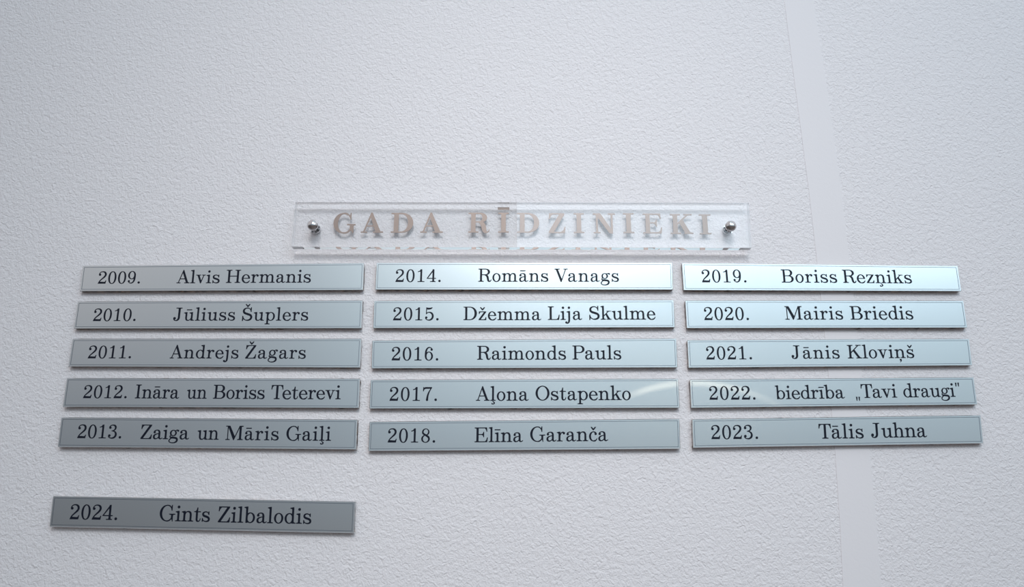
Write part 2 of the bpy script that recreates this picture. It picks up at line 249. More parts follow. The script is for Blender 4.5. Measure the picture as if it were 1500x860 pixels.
'O':(778,[[[358,-22,398,-23,434,-20,466,-14,506,-2,542,14,578,34,606,54,634,79,659,106,680,134,700,166,715,198,731,242,740,274,747,318,749,346,748,390,744,426,735,466,723,502,712,530,696,562,675,594,657,618,635,642,602,671,578,688,542,708,506,724,470,735,430,742,402,745,374,745,330,740,294,731,262,720,226,704,198,687,170,667,142,642,102,594,82,562,66,530,53,498,41,458,33,418,29,378,29,346,33,302,41,262,50,234,61,202,78,166,98,134,118,107,142,80,167,58,194,37,222,20,254,5,286,-7,318,-15],[354,30,330,37,310,45,290,56,266,74,230,110,197,158,174,206,158,262,148,326,148,394,157,458,174,514,186,542,201,570,229,610,266,648,306,675,326,684,350,691,378,695,398,695,442,687,462,679,490,664,514,646,534,627,567,586,592,542,604,514,616,478,628,414,631,378,631,342,623,274,616,242,604,206,592,178,577,150,558,123,538,99,522,82,497,62,474,49,450,38,422,30,398,27,378,27]]]),
'P':(667,[[[29,-6,42,-8,306,-8,318,-7,322,-4,326,2,326,18,326,30,322,38,314,42,278,42,258,46,240,58,234,66,231,74,230,318,231,330,234,333,242,334,414,334,470,341,502,349,534,361,566,378,594,399,620,426,640,462,651,498,654,538,648,578,636,610,616,642,590,668,558,691,522,708,486,720,442,728,410,730,42,730,34,730,28,726,25,722,24,714,24,690,26,685,34,680,74,679,94,673,106,663,113,654,115,646,116,634,116,78,109,62,102,54,90,47,74,43,34,42,28,38,24,30,24,6,25,-2],[234,385,230,390,230,398,230,670,233,678,242,680,390,680,414,678,438,673,458,664,478,650,490,639,508,618,522,590,530,558,532,530,529,498,523,474,508,446,490,425,474,410,454,398,434,390,414,386,394,384]]]),
'R':(740,[[[597,-18,618,-20,646,-16,670,-8,690,5,708,22,720,42,731,74,736,102,735,114,730,122,718,128,709,126,702,123,698,118,688,82,678,67,670,58,662,54,646,53,634,55,624,62,617,74,613,86,605,130,592,226,579,274,571,294,556,322,538,346,515,370,515,374,518,377,562,397,582,410,602,426,627,454,643,486,653,522,654,546,652,566,648,586,640,610,620,642,606,658,590,672,570,686,546,699,502,716,450,727,410,730,42,730,34,730,28,726,24,718,24,694,25,686,29,682,38,680,74,679,90,675,107,662,113,654,115,646,116,86,115,74,112,66,106,58,94,49,74,43,34,42,28,38,25,34,24,26,24,2,26,-3,30,-7,42,-8,310,-8,318,-7,322,-4,326,2,326,18,326,30,322,38,314,42,278,42,258,46,240,58,234,66,231,74,230,350,231,354,238,358,350,358,362,355,410,325,427,310,453,278,464,258,475,226,498,102,506,74,518,46,533,22,552,2,572,-10],[234,409,230,414,230,422,230,670,233,678,242,680,394,680,422,677,442,672,462,663,481,650,499,634,516,610,525,590,531,562,532,534,528,506,519,482,503,458,486,442,462,425,434,414,426,414,390,421,374,417,358,408]]]),
'S':(630,[[[61,-22,70,-24,98,-24,105,-22,109,-18,126,70,130,82,134,81,162,52,182,36,198,26,226,12,270,-2,302,-10,346,-15,374,-15,406,-12,438,-7,470,2,498,14,518,25,546,45,562,63,577,82,591,110,600,138,607,170,608,202,604,234,593,270,578,298,560,322,542,339,522,354,494,371,466,384,394,411,266,450,219,470,197,486,181,506,175,522,172,550,176,578,185,598,206,628,234,651,262,665,286,671,318,674,358,671,377,666,398,657,418,643,437,626,459,598,479,562,484,550,502,482,510,477,538,478,544,482,546,494,546,730,542,742,534,746,506,746,498,744,494,741,491,730,482,670,478,661,474,662,452,682,434,695,414,707,394,715,370,723,346,728,294,730,266,727,222,719,186,707,167,698,146,687,122,669,108,654,94,634,81,610,69,578,64,554,63,526,67,498,77,462,90,436,106,413,126,393,146,378,166,365,198,349,250,330,382,287,422,272,446,259,469,242,485,222,491,202,492,174,487,150,470,123,453,102,422,81,386,65,354,57,310,52,266,55,243,62,214,78,190,97,166,124,149,150,137,174,125,206,116,242,104,266,94,270,62,268,57,262,56,250,56,-10,57,-18]]]),
'T':(667,[[[182,-6,194,-8,474,-8,482,-7,489,-2,491,30,486,39,478,42,434,42,418,46,406,53,398,61,393,70,391,78,392,674,394,679,402,680,506,680,518,677,576,614,601,498,605,494,610,492,638,493,646,498,648,506,637,710,635,722,630,728,618,730,50,730,38,728,34,725,31,710,20,506,22,497,30,492,58,493,66,498,92,614,150,677,158,680,266,680,274,678,276,674,277,78,275,70,270,62,262,54,250,46,230,42,190,42,181,38,177,30,177,6,178,-2]]]),
'V':(722,[[[341,-18,350,-20,378,-19,386,-15,396,-6,616,650,627,658,638,674,646,679,710,680,719,682,724,690,724,714,723,722,718,728,706,730,498,730,486,727,483,722,482,694,484,686,487,682,498,680,562,680,568,678,571,674,570,670,407,182,402,171,398,170,393,178,205,666,205,670,208,674,218,679,278,680,288,682,292,686,293,694,293,718,290,725,286,728,278,730,14,730,2,727,-1,722,-2,694,0,686,2,683,10,680,46,680,58,678,70,670,78,655,86,650,90,645,334,-6]]]),
'Z':(640,[[[47,-6,58,-8,578,-8,590,-7,594,-4,599,10,617,218,614,228,606,232,578,231,571,226,534,118,500,82,458,43,446,42,190,42,182,43,180,46,186,58,582,679,586,690,583,718,578,727,566,730,70,730,58,728,54,725,52,714,52,674,44,514,47,506,54,502,78,502,90,506,127,614,192,678,202,680,430,680,438,679,442,674,38,42,34,30,41,18,42,2]]]),
'a':(540,[[[139,-14,158,-17,186,-17,210,-14,238,-6,258,2,278,13,301,30,318,48,322,49,342,18,366,-2,386,-11,402,-15,418,-16,438,-14,470,-6,494,6,518,26,536,50,539,62,536,70,530,76,522,79,510,76,482,53,462,44,434,43,426,47,421,54,414,90,414,322,407,362,396,398,383,422,370,438,358,448,330,464,294,476,258,479,202,475,158,464,126,451,102,434,85,414,60,374,55,358,54,346,57,330,62,317,70,305,82,296,94,290,110,286,126,287,146,294,159,302,171,318,177,338,177,358,170,378,154,398,153,402,162,411,182,420,206,424,234,426,254,423,274,416,286,408,297,394,302,382,311,350,314,306,310,298,194,275,142,259,114,245,90,226,70,204,58,182,46,150,42,122,46,90,58,50,69,30,90,8,114,-6],[182,46,167,54,158,62,153,70,146,90,142,114,141,142,144,158,149,170,158,183,175,198,214,223,246,236,302,248,310,248,314,238,314,130,312,122,303,106,292,90,278,76,262,62,246,53,230,46,210,43,194,44]]]),
'b':(574,[[[298,-18,322,-18,350,-14,378,-7,410,6,433,18,458,38,479,58,500,86,512,106,524,134,535,170,541,202,542,238,539,266,535,290,524,326,511,354,499,374,474,406,458,422,434,440,410,454,386,464,362,472,338,476,318,478,290,477,246,467,198,447,194,447,192,458,192,734,191,742,187,746,178,749,150,749,126,745,102,745,86,737,14,722,9,718,6,710,7,686,10,680,18,677,42,675,54,671,78,655,87,646,92,638,92,10,93,-2,98,-7,106,-8,182,-7,191,-2,194,13,198,13,222,2,254,-10],[294,34,282,37,266,45,250,57,238,69,217,98,201,130,192,162,192,298,197,318,209,346,222,370,238,391,255,406,274,419,294,426,318,428,342,422,369,406,390,385,411,354,424,326,435,286,440,246,440,214,435,174,424,134,410,104,390,75,370,54,342,38,318,32]]]),
'd':(574,[[[248,-18,270,-18,302,-14,330,-6,374,11,382,-5,390,-8,554,-8,562,-6,567,-2,568,26,564,34,554,38,518,43,483,70,478,78,478,730,476,742,470,748,434,749,410,745,386,744,370,738,294,723,287,718,285,714,285,686,290,678,322,675,338,671,362,655,374,644,377,638,378,458,376,450,370,449,338,464,314,471,270,478,250,478,222,474,198,468,166,456,143,442,122,428,89,394,74,374,61,350,41,298,35,266,32,242,34,194,41,162,50,134,60,110,74,86,94,59,114,39,150,13,174,1,203,-10],[242,34,222,42,199,58,177,82,162,106,150,134,141,166,135,202,134,242,138,278,146,314,157,342,174,374,198,401,218,416,238,425,266,428,286,424,298,420,324,402,340,386,352,370,372,330,378,310,378,150,373,130,360,102,344,78,322,56,302,42,286,36,266,32]]]),
'e':(500,[[[263,-26,310,-28,350,-23,374,-14,406,6,437,34,459,66,470,92,478,114,479,122,476,130,470,137,462,140,454,140,446,137,440,130,424,106,410,90,385,70,362,58,298,37,270,31,258,33,230,45,211,58,195,74,177,98,165,118,154,143,138,157,135,162,129,198,128,214,130,221,138,223,462,223,474,227,478,238,472,286,456,334,435,374,407,410,374,439,334,461,286,475,242,478,202,472,158,456,138,445,119,430,86,398,61,362,42,318,29,270,26,218,33,166,46,126,65,86,94,48,128,18,162,-2,186,-11,210,-18,250,-22],[134,273,133,274,133,282,142,322,156,354,174,382,190,401,210,416,226,424,250,428,270,426,289,418,310,403,327,386,343,362,355,338,364,314,372,278,370,273,362,271,142,271]]]),
'g':(537,[[[196,-210,262,-213,322,-207,382,-190,410,-178,430,-166,450,-151,463,-138,478,-116,488,-98,496,-74,501,-50,502,-26,499,-2,487,34,478,49,466,64,438,88,406,104,366,116,314,125,222,131,126,134,114,137,110,140,107,146,109,154,122,174,130,177,162,161,198,150,230,146,262,148,290,154,314,162,338,174,358,188,382,212,399,238,412,270,418,302,417,330,412,354,399,386,380,414,379,418,381,422,403,434,422,437,425,434,429,414,434,402,446,388,458,382,474,378,486,379,498,383,510,389,520,398,527,414,530,426,528,442,522,457,514,468,502,476,462,490,442,491,422,489,398,484,378,477,338,452,298,468,262,476,230,478,194,473,154,459,121,438,93,410,73,378,61,342,58,318,58,302,62,278,69,254,90,214,88,210,70,190,61,174,53,150,50,130,54,110,64,90,76,74,101,54,103,50,54,15,39,-2,31,-14,22,-34,17,-54,15,-78,17,-98,25,-122,34,-138,48,-154,70,-171,94,-184,122,-194,154,-203],[182,-158,142,-150,106,-134,86,-118,78,-106,74,-94,73,-78,76,-66,94,-34,118,-8,154,19,174,31,182,32,318,19,366,8,384,-2,396,-14,401,-26,402,-46,400,-62,396,-74,373,-106,346,-127,314,-144,274,-155,238,-160],[230,194,214,198,198,206,183,218,169,234,153,266,148,290,146,318,153,358,165,382,176,398,190,412,206,423,222,428,242,430,258,427,277,418,294,404,309,386,324,354,329,330,330,302,327,282,320,258,310,240,298,224,282,209,262,198,246,195]]]),
'h':(611,[[[21,-6,34,-8,274,-8,286,-6,290,-2,292,26,290,34,286,38,278,40,246,41,230,45,214,56,205,70,204,306,205,310,213,322,226,358,234,374,246,391,262,406,278,415,306,420,326,418,346,413,362,404,383,386,394,369,403,346,408,326,410,302,409,70,398,55,382,44,366,40,330,40,322,35,320,18,320,2,322,-3,326,-7,334,-8,582,-8,593,-6,598,2,598,26,594,36,586,40,554,40,534,45,518,58,511,70,510,82,510,298,508,326,503,354,492,390,479,414,464,434,442,454,414,470,382,480,342,483,306,479,270,468,238,452,210,428,206,427,204,438,204,734,202,743,194,748,162,749,138,745,114,745,98,737,27,722,21,718,19,714,18,690,22,680,30,677,54,675,74,667,99,646,104,638,104,630,104,74,101,66,96,58,78,45,58,40,26,40,18,35,16,26,16,6,17,-2]]]),
'i':(315,[[[23,-6,34,-8,282,-8,294,-6,299,-2,300,26,298,34,294,38,286,40,250,41,234,45,218,56,209,70,208,462,207,470,202,476,194,478,166,478,142,474,118,474,102,466,30,452,22,446,20,422,23,410,30,406,62,403,78,395,103,374,108,366,108,358,108,82,107,70,98,57,82,45,66,41,30,40,22,37,19,30,18,10,18,2]],[[142,586,154,584,170,585,186,590,198,597,215,614,225,642,224,666,219,682,211,694,202,704,190,712,166,719,146,719,126,712,117,706,102,690,91,662,91,642,101,614,118,596]]]),
'j':(310,[[[49,-214,78,-212,102,-207,122,-199,146,-183,163,-166,180,-142,191,-118,203,-82,211,-30,214,30,214,462,213,470,206,477,170,478,146,474,122,473,106,466,34,452,30,449,27,442,26,418,30,409,38,406,66,404,78,399,98,385,110,373,113,366,114,30,108,-46,101,-98,96,-118,86,-135,74,-146,70,-143,64,-118,54,-101,46,-94,34,-88,10,-82,-14,-87,-34,-100,-44,-118,-50,-142,-48,-158,-43,-170,-36,-182,-26,-191,-6,-200,22,-203,34,-210]],[[142,586,154,584,170,585,186,590,198,597,215,614,225,642,224,666,219,682,211,694,202,704,190,712,166,719,146,719,126,712,117,706,102,690,91,662,91,642,101,614,118,596]]]),
'k':(593,[[[21,-6,38,-8,274,-8,287,-6,291,-2,292,6,292,26,290,34,282,39,246,41,227,46,209,62,204,78,205,178,270,246,278,251,282,248,290,234,388,46,389,42,382,38,334,38,326,35,322,26,322,14,322,2,326,-5,338,-8,582,-8,591,-6,596,2,596,26,590,36,582,38,546,38,534,41,522,50,514,64,502,70,355,326,355,330,358,336,426,405,434,411,444,414,450,423,458,429,554,430,562,432,567,438,568,450,567,466,562,472,550,474,350,474,334,471,331,466,330,458,330,442,333,434,342,430,370,429,373,426,372,422,214,261,210,258,205,258,204,270,204,734,202,743,194,748,162,749,138,745,114,745,98,737,27,722,21,718,19,714,18,690,22,680,30,677,54,675,74,667,99,646,104,638,104,630,104,74,101,66,96,58,78,45,58,40,26,40,18,35,16,26,16,6,17,-2]]]),
'l':(315,[[[23,-6,34,-8,286,-8,295,-6,300,2,299,30,294,38,286,40,250,41,234,45,216,58,211,66,209,74,208,734,206,743,198,748,166,749,142,745,118,745,102,737,30,723,23,718,21,714,20,690,22,682,30,677,58,675,74,669,89,658,102,646,107,638,108,630,108,74,105,66,100,58,82,45,66,41,30,40,22,37,19,30,18,10,18,2]]]),
'm':(889,[[[21,-6,34,-8,274,-8,286,-6,290,-2,292,26,290,34,286,38,278,40,246,41,230,45,214,56,205,70,204,306,205,310,213,322,226,358,234,374,246,390,258,403,274,413,286,418,302,420,326,418,346,412,358,404,372,390,382,374,388,354,394,306,393,70,382,55,366,44,350,40,314,40,306,35,304,26,304,6,305,-2,309,-6,322,-8,562,-8,574,-6,578,-2,580,26,578,34,574,38,566,40,534,41,518,45,502,58,495,70,494,82,494,306,494,311,503,322,518,362,536,390,550,404,562,412,574,417,590,420,614,418,634,413,650,403,662,390,672,374,677,358,681,338,684,306,684,82,683,70,674,57,658,45,642,41,606,40,598,37,594,26,596,-2,602,-7,610,-8,858,-8,865,-6,868,-2,870,26,868,34,862,39,826,41,807,46,792,58,785,70,784,302,779,350,768,394,756,418,735,446,714,463,686,476,650,483,614,482,582,476,550,464,522,448,503,430,482,402,478,399,474,403,455,434,434,456,414,469,382,479,358,483,338,483,310,480,290,475,266,467,242,455,226,443,210,428,206,427,204,434,204,466,200,474,190,478,162,478,138,474,114,474,98,466,26,452,22,449,19,442,18,418,22,409,30,406,58,403,74,396,100,374,104,366,104,358,104,82,103,70,94,57,78,45,58,40,26,40,18,35,16,26,16,6,17,-2]]]),
'n':(611,[[[21,-6,34,-8,274,-8,286,-6,290,-2,292,26,290,34,286,38,278,40,246,41,230,45,214,56,205,70,204,306,205,310,213,322,226,358,234,374,246,391,262,406,278,415,306,420,326,418,346,413,362,404,383,386,394,369,403,346,408,326,410,302,409,70,398,55,382,44,366,40,330,40,322,35,320,18,320,2,322,-3,326,-7,338,-8,582,-8,590,-7,594,-4,598,2,598,14,597,30,594,36,586,40,554,40,534,45,518,58,511,70,510,82,510,298,507,330,500,366,488,398,474,422,456,442,434,460,414,470,386,479,354,483,306,479,270,468,238,452,210,428,206,427,204,434,203,470,200,474,194,477,162,478,138,474,114,474,98,466,30,453,22,449,18,438,18,418,21,410,26,407,54,404,70,398,92,382,100,374,104,366,104,86,101,66,94,57,82,47,62,41,26,40,18,35,16,26,16,6,17,-2]]]),
'o':(500,[[[236,-22,258,-22,282,-19,326,-7,366,14,401,42,430,79,451,118,468,170,474,218,471,266,460,314,451,338,439,362,414,398,382,430,342,456,298,472,258,478,218,475,174,463,134,443,98,413,70,378,49,338,33,290,26,238,29,190,37,150,54,106,66,84,82,62,98,43,114,28,146,6,170,-6,194,-14],[230,30,206,41,185,58,166,82,150,110,138,142,130,178,126,214,126,242,130,278,138,314,150,346,166,374,186,398,206,415,226,424,254,428,278,423,302,408,325,386,344,358,360,322,367,294,373,258,374,214,370,178,360,134,344,98,326,72,302,48,278,33,254,28]]]),
'p':(574,[[[16,-210,22,-213,30,-213,270,-213,282,-211,287,-206,288,-190,287,-174,282,-167,274,-165,242,-165,226,-162,210,-153,198,-138,196,-122,196,-2,196,10,198,14,202,15,250,-7,282,-15,322,-18,358,-14,398,-2,438,18,469,42,486,60,503,82,527,126,543,178,548,222,548,242,543,278,528,330,519,350,506,373,480,406,462,424,437,442,414,455,382,468,350,475,322,478,294,477,266,471,230,459,202,445,198,446,196,466,192,474,186,477,178,478,150,478,130,474,106,474,90,466,18,452,10,446,8,422,11,410,18,406,50,403,66,395,91,374,96,366,96,358,96,-130,89,-146,70,-160,50,-165,22,-165,15,-170,12,-178,12,-198,13,-206],[298,34,286,38,271,46,246,67,225,94,209,126,202,146,196,170,196,290,202,314,213,342,226,366,242,389,261,406,282,420,302,427,322,428,346,423,374,407,396,386,415,358,428,330,439,294,445,258,446,214,440,170,432,138,416,102,396,74,374,53,350,38,326,32]]]),
'r':(444,[[[21,-6,38,-8,290,-8,303,-6,308,2,308,22,307,30,302,38,294,40,250,40,234,43,216,54,209,62,205,70,204,274,212,286,228,334,246,366,270,395,282,404,298,412,306,414,310,410,311,390,317,370,324,358,338,346,358,338,374,336,394,341,412,350,420,358,427,370,432,386,434,402,432,414,426,430,419,442,410,450,394,459,374,464,362,472,350,477,338,478,314,475,278,464,255,450,238,438,210,406,206,405,204,414,204,466,200,474,194,477,162,478,138,474,114,474,98,466,26,452,20,446,18,438,18,422,21,410,26,407,58,403,74,396,100,374,104,366,104,358,104,82,103,70,94,57,78,45,58,40,26,40,18,35,16,26,16,6,17,-2]]]),
's':(463,[[[254,-18,298,-16,330,-10,370,5,386,14,398,24,419,50,432,82,436,114,431,150,423,174,412,194,396,214,374,233,346,251,310,267,186,306,162,316,146,327,138,338,134,358,135,370,142,385,153,398,168,410,183,418,202,423,230,426,258,423,274,417,293,406,310,393,326,376,333,366,349,318,354,310,362,308,386,309,392,314,394,330,394,458,393,466,386,473,362,474,350,472,345,466,339,438,334,438,298,460,270,471,246,476,218,479,198,478,142,468,110,455,82,436,70,422,58,406,45,374,41,354,41,342,46,310,60,278,82,250,106,232,134,217,178,201,262,175,306,156,320,146,332,134,338,122,340,106,339,94,329,78,314,65,294,53,274,46,246,41,214,40,194,42,174,48,154,58,138,69,121,86,103,114,92,154,86,165,74,168,50,167,46,162,44,154,44,10,45,-2,49,-6,54,-8,82,-8,89,-6,94,2,101,30,106,33,142,9,170,-2,214,-14]]]),
't':(389,[[[200,-18,230,-19,262,-14,290,-3,314,14,332,38,344,62,356,102,360,134,357,146,348,154,334,156,325,150,320,142,312,106,303,82,290,64,274,50,258,45,239,46,226,54,221,62,214,94,212,122,213,418,215,422,222,424,338,425,343,426,348,434,348,462,344,470,334,474,222,474,214,476,212,486,211,638,206,646,202,647,178,648,170,646,164,638,136,534,130,523,82,477,66,474,34,474,26,471,22,462,22,438,24,430,30,425,102,424,109,422,112,418,112,126,118,79,129,42,138,26,149,10,170,-7]]]),
'u':(611,[[[212,-14,238,-17,262,-16,286,-13,314,-6,334,2,362,17,381,30,402,50,406,50,408,46,409,-2,413,-6,418,-8,582,-8,590,-7,596,-2,598,22,594,35,586,38,554,41,546,44,513,70,508,78,508,462,507,470,502,476,494,478,466,478,418,474,402,467,322,453,312,446,310,438,310,418,314,409,322,406,354,404,366,400,390,385,403,374,408,366,408,154,406,146,399,138,383,106,370,89,354,73,338,60,318,50,302,46,278,43,250,46,238,51,229,58,222,66,216,78,209,110,204,154,204,458,202,471,198,476,190,478,162,478,138,474,114,474,98,466,26,453,16,446,14,438,14,418,18,409,26,406,54,404,66,399,90,383,99,374,104,366,104,154,110,110,122,66,137,38,158,13,182,-3]]]),
'v':(537,[[[252,-14,282,-13,290,-10,292,-6,430,399,442,410,450,422,458,428,470,430,514,430,522,432,527,438,528,450,527,466,522,472,510,474,338,474,326,470,322,462,322,446,323,438,326,433,334,430,374,428,382,423,384,418,299,174,294,163,290,161,281,182,197,418,198,422,202,426,210,429,258,430,266,434,269,438,270,450,270,462,266,470,254,474,14,474,2,471,-1,466,-2,442,2,433,10,430,42,430,54,428,66,420,74,405,82,400,87,394,242,-6,246,-12]]]),
'z':(481,[[[37,-6,54,-8,430,-8,443,-6,447,-2,448,6,448,142,446,151,438,157,414,158,406,154,382,78,373,70,330,44,318,42,174,42,166,43,164,46,437,426,440,434,440,458,439,466,436,470,430,473,418,474,58,474,46,470,42,458,42,338,45,326,50,323,74,322,84,326,106,393,146,422,158,424,298,424,305,422,306,418,34,38,32,30,32,6,33,-2]]]),
'ā':(540,[[[139,-14,158,-17,186,-17,210,-14,238,-6,258,2,278,13,301,30,318,48,322,49,342,18,366,-2,386,-11,402,-15,418,-16,438,-14,470,-6,494,6,518,26,536,50,539,62,536,70,530,76,522,79,510,76,482,53,462,44,434,43,426,47,421,54,414,90,414,322,407,362,396,398,383,422,370,438,358,448,330,464,294,476,258,479,202,475,158,464,126,451,102,434,85,414,60,374,55,358,54,346,57,330,62,317,70,305,82,296,94,290,110,286,126,287,146,294,159,302,171,318,177,338,177,358,170,378,154,398,153,402,162,411,182,420,206,424,234,426,254,423,274,416,286,408,297,394,302,382,311,350,314,306,310,298,194,275,142,259,114,245,90,226,70,204,58,182,46,150,42,122,46,90,58,50,69,30,90,8,114,-6],[182,46,167,54,158,62,153,70,146,90,142,114,141,142,144,158,149,170,158,183,175,198,214,223,246,236,302,248,310,248,314,238,314,130,312,122,303,106,292,90,278,76,262,62,246,53,230,46,210,43,194,44]],[[97,578,110,576,378,577,383,578,388,586,387,622,382,630,374,632,102,632,94,627,92,618,92,586]]]),
'ī':(315,[[[23,-6,34,-8,282,-8,294,-6,299,-2,300,26,298,34,294,38,286,40,250,41,234,45,218,56,209,70,208,462,207,470,202,476,194,478,166,478,142,474,118,474,102,466,30,452,22,446,20,422,23,410,30,406,62,403,78,395,103,374,108,366,108,358,108,82,107,70,98,57,82,45,66,41,30,40,22,37,19,30,18,10,18,2]],[[15,578,26,576,294,576,302,580,306,586,305,622,299,630,290,632,22,632,14,629,11,622,10,586]]]),
'ū':(611,[[[212,-14,238,-17,262,-16,286,-13,314,-6,334,2,362,17,381,30,402,50,406,50,408,46,409,-2,413,-6,418,-8,582,-8,590,-7,596,-2,598,22,594,35,586,38,554,41,546,44,513,70,508,78,508,462,507,470,502,476,494,478,466,478,418,474,402,467,322,453,312,446,310,438,310,418,314,409,322,406,354,404,366,400,390,385,403,374,408,366,408,154,406,146,399,138,383,106,370,89,354,73,338,60,318,50,302,46,278,43,250,46,238,51,229,58,222,66,216,78,209,110,204,154,204,458,202,471,198,476,190,478,162,478,138,474,114,474,98,466,26,453,16,446,14,438,14,418,18,409,26,406,54,404,66,399,90,383,99,374,104,366,104,154,110,110,122,66,137,38,158,13,182,-3]],[[157,578,170,576,438,577,443,578,448,586,447,622,442,630,434,632,162,632,154,627,152,618,152,586]]]),
'Š':(630,[[[61,-22,70,-24,98,-24,105,-22,109,-18,126,70,130,82,134,81,162,52,182,36,198,26,226,12,270,-2,302,-10,346,-15,374,-15,406,-12,438,-7,470,2,498,14,518,25,546,45,562,63,577,82,591,110,600,138,607,170,608,202,604,234,593,270,578,298,560,322,542,339,522,354,494,371,466,384,394,411,266,450,219,470,197,486,181,506,175,522,172,550,176,578,185,598,206,628,234,651,262,665,286,671,318,674,358,671,377,666,398,657,418,643,437,626,459,598,479,562,484,550,502,482,510,477,538,478,544,482,546,494,546,730,542,742,534,746,506,746,498,744,494,741,491,730,482,670,478,661,474,662,452,682,434,695,414,707,394,715,370,723,346,728,294,730,266,727,222,719,186,707,167,698,146,687,122,669,108,654,94,634,81,610,69,578,64,554,63,526,67,498,77,462,90,436,106,413,126,393,146,378,166,365,198,349,250,330,382,287,422,272,446,259,469,242,485,222,491,202,492,174,487,150,470,123,453,102,422,81,386,65,354,57,310,52,266,55,243,62,214,78,190,97,166,124,149,150,137,174,125,206,116,242,104,266,94,270,62,268,57,262,56,250,56,-10,57,-18]],[[296,758,306,756,334,756,342,758,349,762,451,898,454,906,450,916,414,934,406,935,402,934,326,853,322,850,318,850,238,933,234,935,226,935,188,914,186,906,189,898,286,768]]]),
'Ž':(640,[[[47,-6,58,-8,578,-8,590,-7,594,-4,599,10,617,218,614,228,606,232,578,231,571,226,534,118,500,82,458,43,446,42,190,42,182,43,180,46,186,58,582,679,586,690,583,718,578,727,566,730,70,730,58,728,54,725,52,714,52,674,44,514,47,506,54,502,78,502,90,506,127,614,192,678,202,680,430,680,438,679,442,674,38,42,34,30,41,18,42,2]],[[306,758,314,756,346,756,358,762,460,898,464,906,462,914,426,934,414,935,404,926,337,854,330,850,323,854,256,926,246,934,242,935,234,934,198,915,196,906,200,898,298,766]]]),
'š':(463,[[[254,-18,298,-16,330,-10,370,5,386,14,398,24,419,50,432,82,436,114,431,150,423,174,412,194,396,214,374,233,346,251,310,267,186,306,162,316,146,327,138,338,134,358,135,370,142,385,153,398,168,410,183,418,202,423,230,426,258,423,274,417,293,406,310,393,326,376,333,366,349,318,354,310,362,308,386,309,392,314,394,330,394,458,393,466,386,473,362,474,350,472,345,466,339,438,334,438,298,460,270,471,246,476,218,479,198,478,142,468,110,455,82,436,70,422,58,406,45,374,41,354,41,342,46,310,60,278,82,250,106,232,134,217,178,201,262,175,306,156,320,146,332,134,338,122,340,106,339,94,329,78,314,65,294,53,274,46,246,41,214,40,194,42,174,48,154,58,138,69,121,86,103,114,92,154,86,165,74,168,50,167,46,162,44,154,44,10,45,-2,49,-6,54,-8,82,-8,89,-6,94,2,101,30,106,33,142,9,170,-2,214,-14]],[[208,530,218,528,246,528,254,530,261,534,363,670,366,678,362,688,326,706,318,707,314,706,238,625,234,622,230,622,150,705,146,707,138,707,100,686,98,678,101,670,198,540]]]),
'ž':(481,[[[37,-6,54,-8,430,-8,443,-6,447,-2,448,6,448,142,446,151,438,157,414,158,406,154,382,78,373,70,330,44,318,42,174,42,166,43,164,46,437,426,440,434,440,458,439,466,436,470,430,473,418,474,58,474,46,470,42,458,42,338,45,326,50,323,74,322,84,326,106,393,146,422,158,424,298,424,305,422,306,418,34,38,32,30,32,6,33,-2]],[[216,530,226,528,254,528,262,530,269,534,371,670,374,678,370,688,334,706,326,707,322,706,246,625,242,622,238,622,158,705,154,707,146,707,108,686,106,678,109,670,206,540]]]),
'č':(444,[[[253,-26,294,-28,326,-24,342,-19,370,-2,397,22,420,54,436,86,444,114,440,126,434,131,422,134,414,132,406,126,378,88,362,73,346,62,330,54,290,41,254,35,238,30,230,30,218,34,195,50,174,73,158,98,145,130,134,178,130,218,132,266,137,298,150,338,168,374,190,402,214,420,226,425,242,428,254,428,270,424,294,411,311,394,312,390,302,366,300,354,301,342,306,326,312,314,322,304,334,297,346,292,358,290,370,291,386,295,398,302,406,308,414,319,423,342,423,362,414,385,389,422,362,447,338,461,306,472,278,477,242,478,198,471,158,456,134,443,118,431,90,402,62,362,42,314,30,262,28,218,33,174,49,122,69,82,94,48,127,18,162,-2,198,-15]],[[224,530,234,528,262,528,270,530,277,534,379,670,382,678,378,688,342,706,334,707,330,706,254,625,250,622,246,622,166,705,162,707,154,707,116,686,114,678,117,670,214,540]]]),
'ļ':(315,[[[113,-194,138,-197,174,-197,194,-194,218,-187,233,-178,245,-166,252,-154,259,-134,262,-118,260,-102,255,-86,246,-70,226,-52,174,-28,166,-18,166,-10,174,-8,286,-8,295,-6,300,2,299,30,294,38,286,40,250,41,234,45,216,58,211,66,209,74,208,734,207,742,203,746,194,749,162,749,142,745,118,745,102,737,30,723,23,718,20,710,20,690,22,682,30,677,58,675,74,669,89,658,102,646,106,640,108,634,108,86,108,74,103,62,85,46,66,41,30,40,22,37,18,26,18,2,22,-5,30,-8,122,-8,130,-10,132,-14,130,-30,138,-50,146,-60,180,-90,190,-102,194,-110,193,-126,189,-134,178,-142,162,-147,146,-146,134,-126,126,-120,118,-118,102,-117,86,-126,80,-134,76,-150,84,-178,90,-186,94,-189]]]),
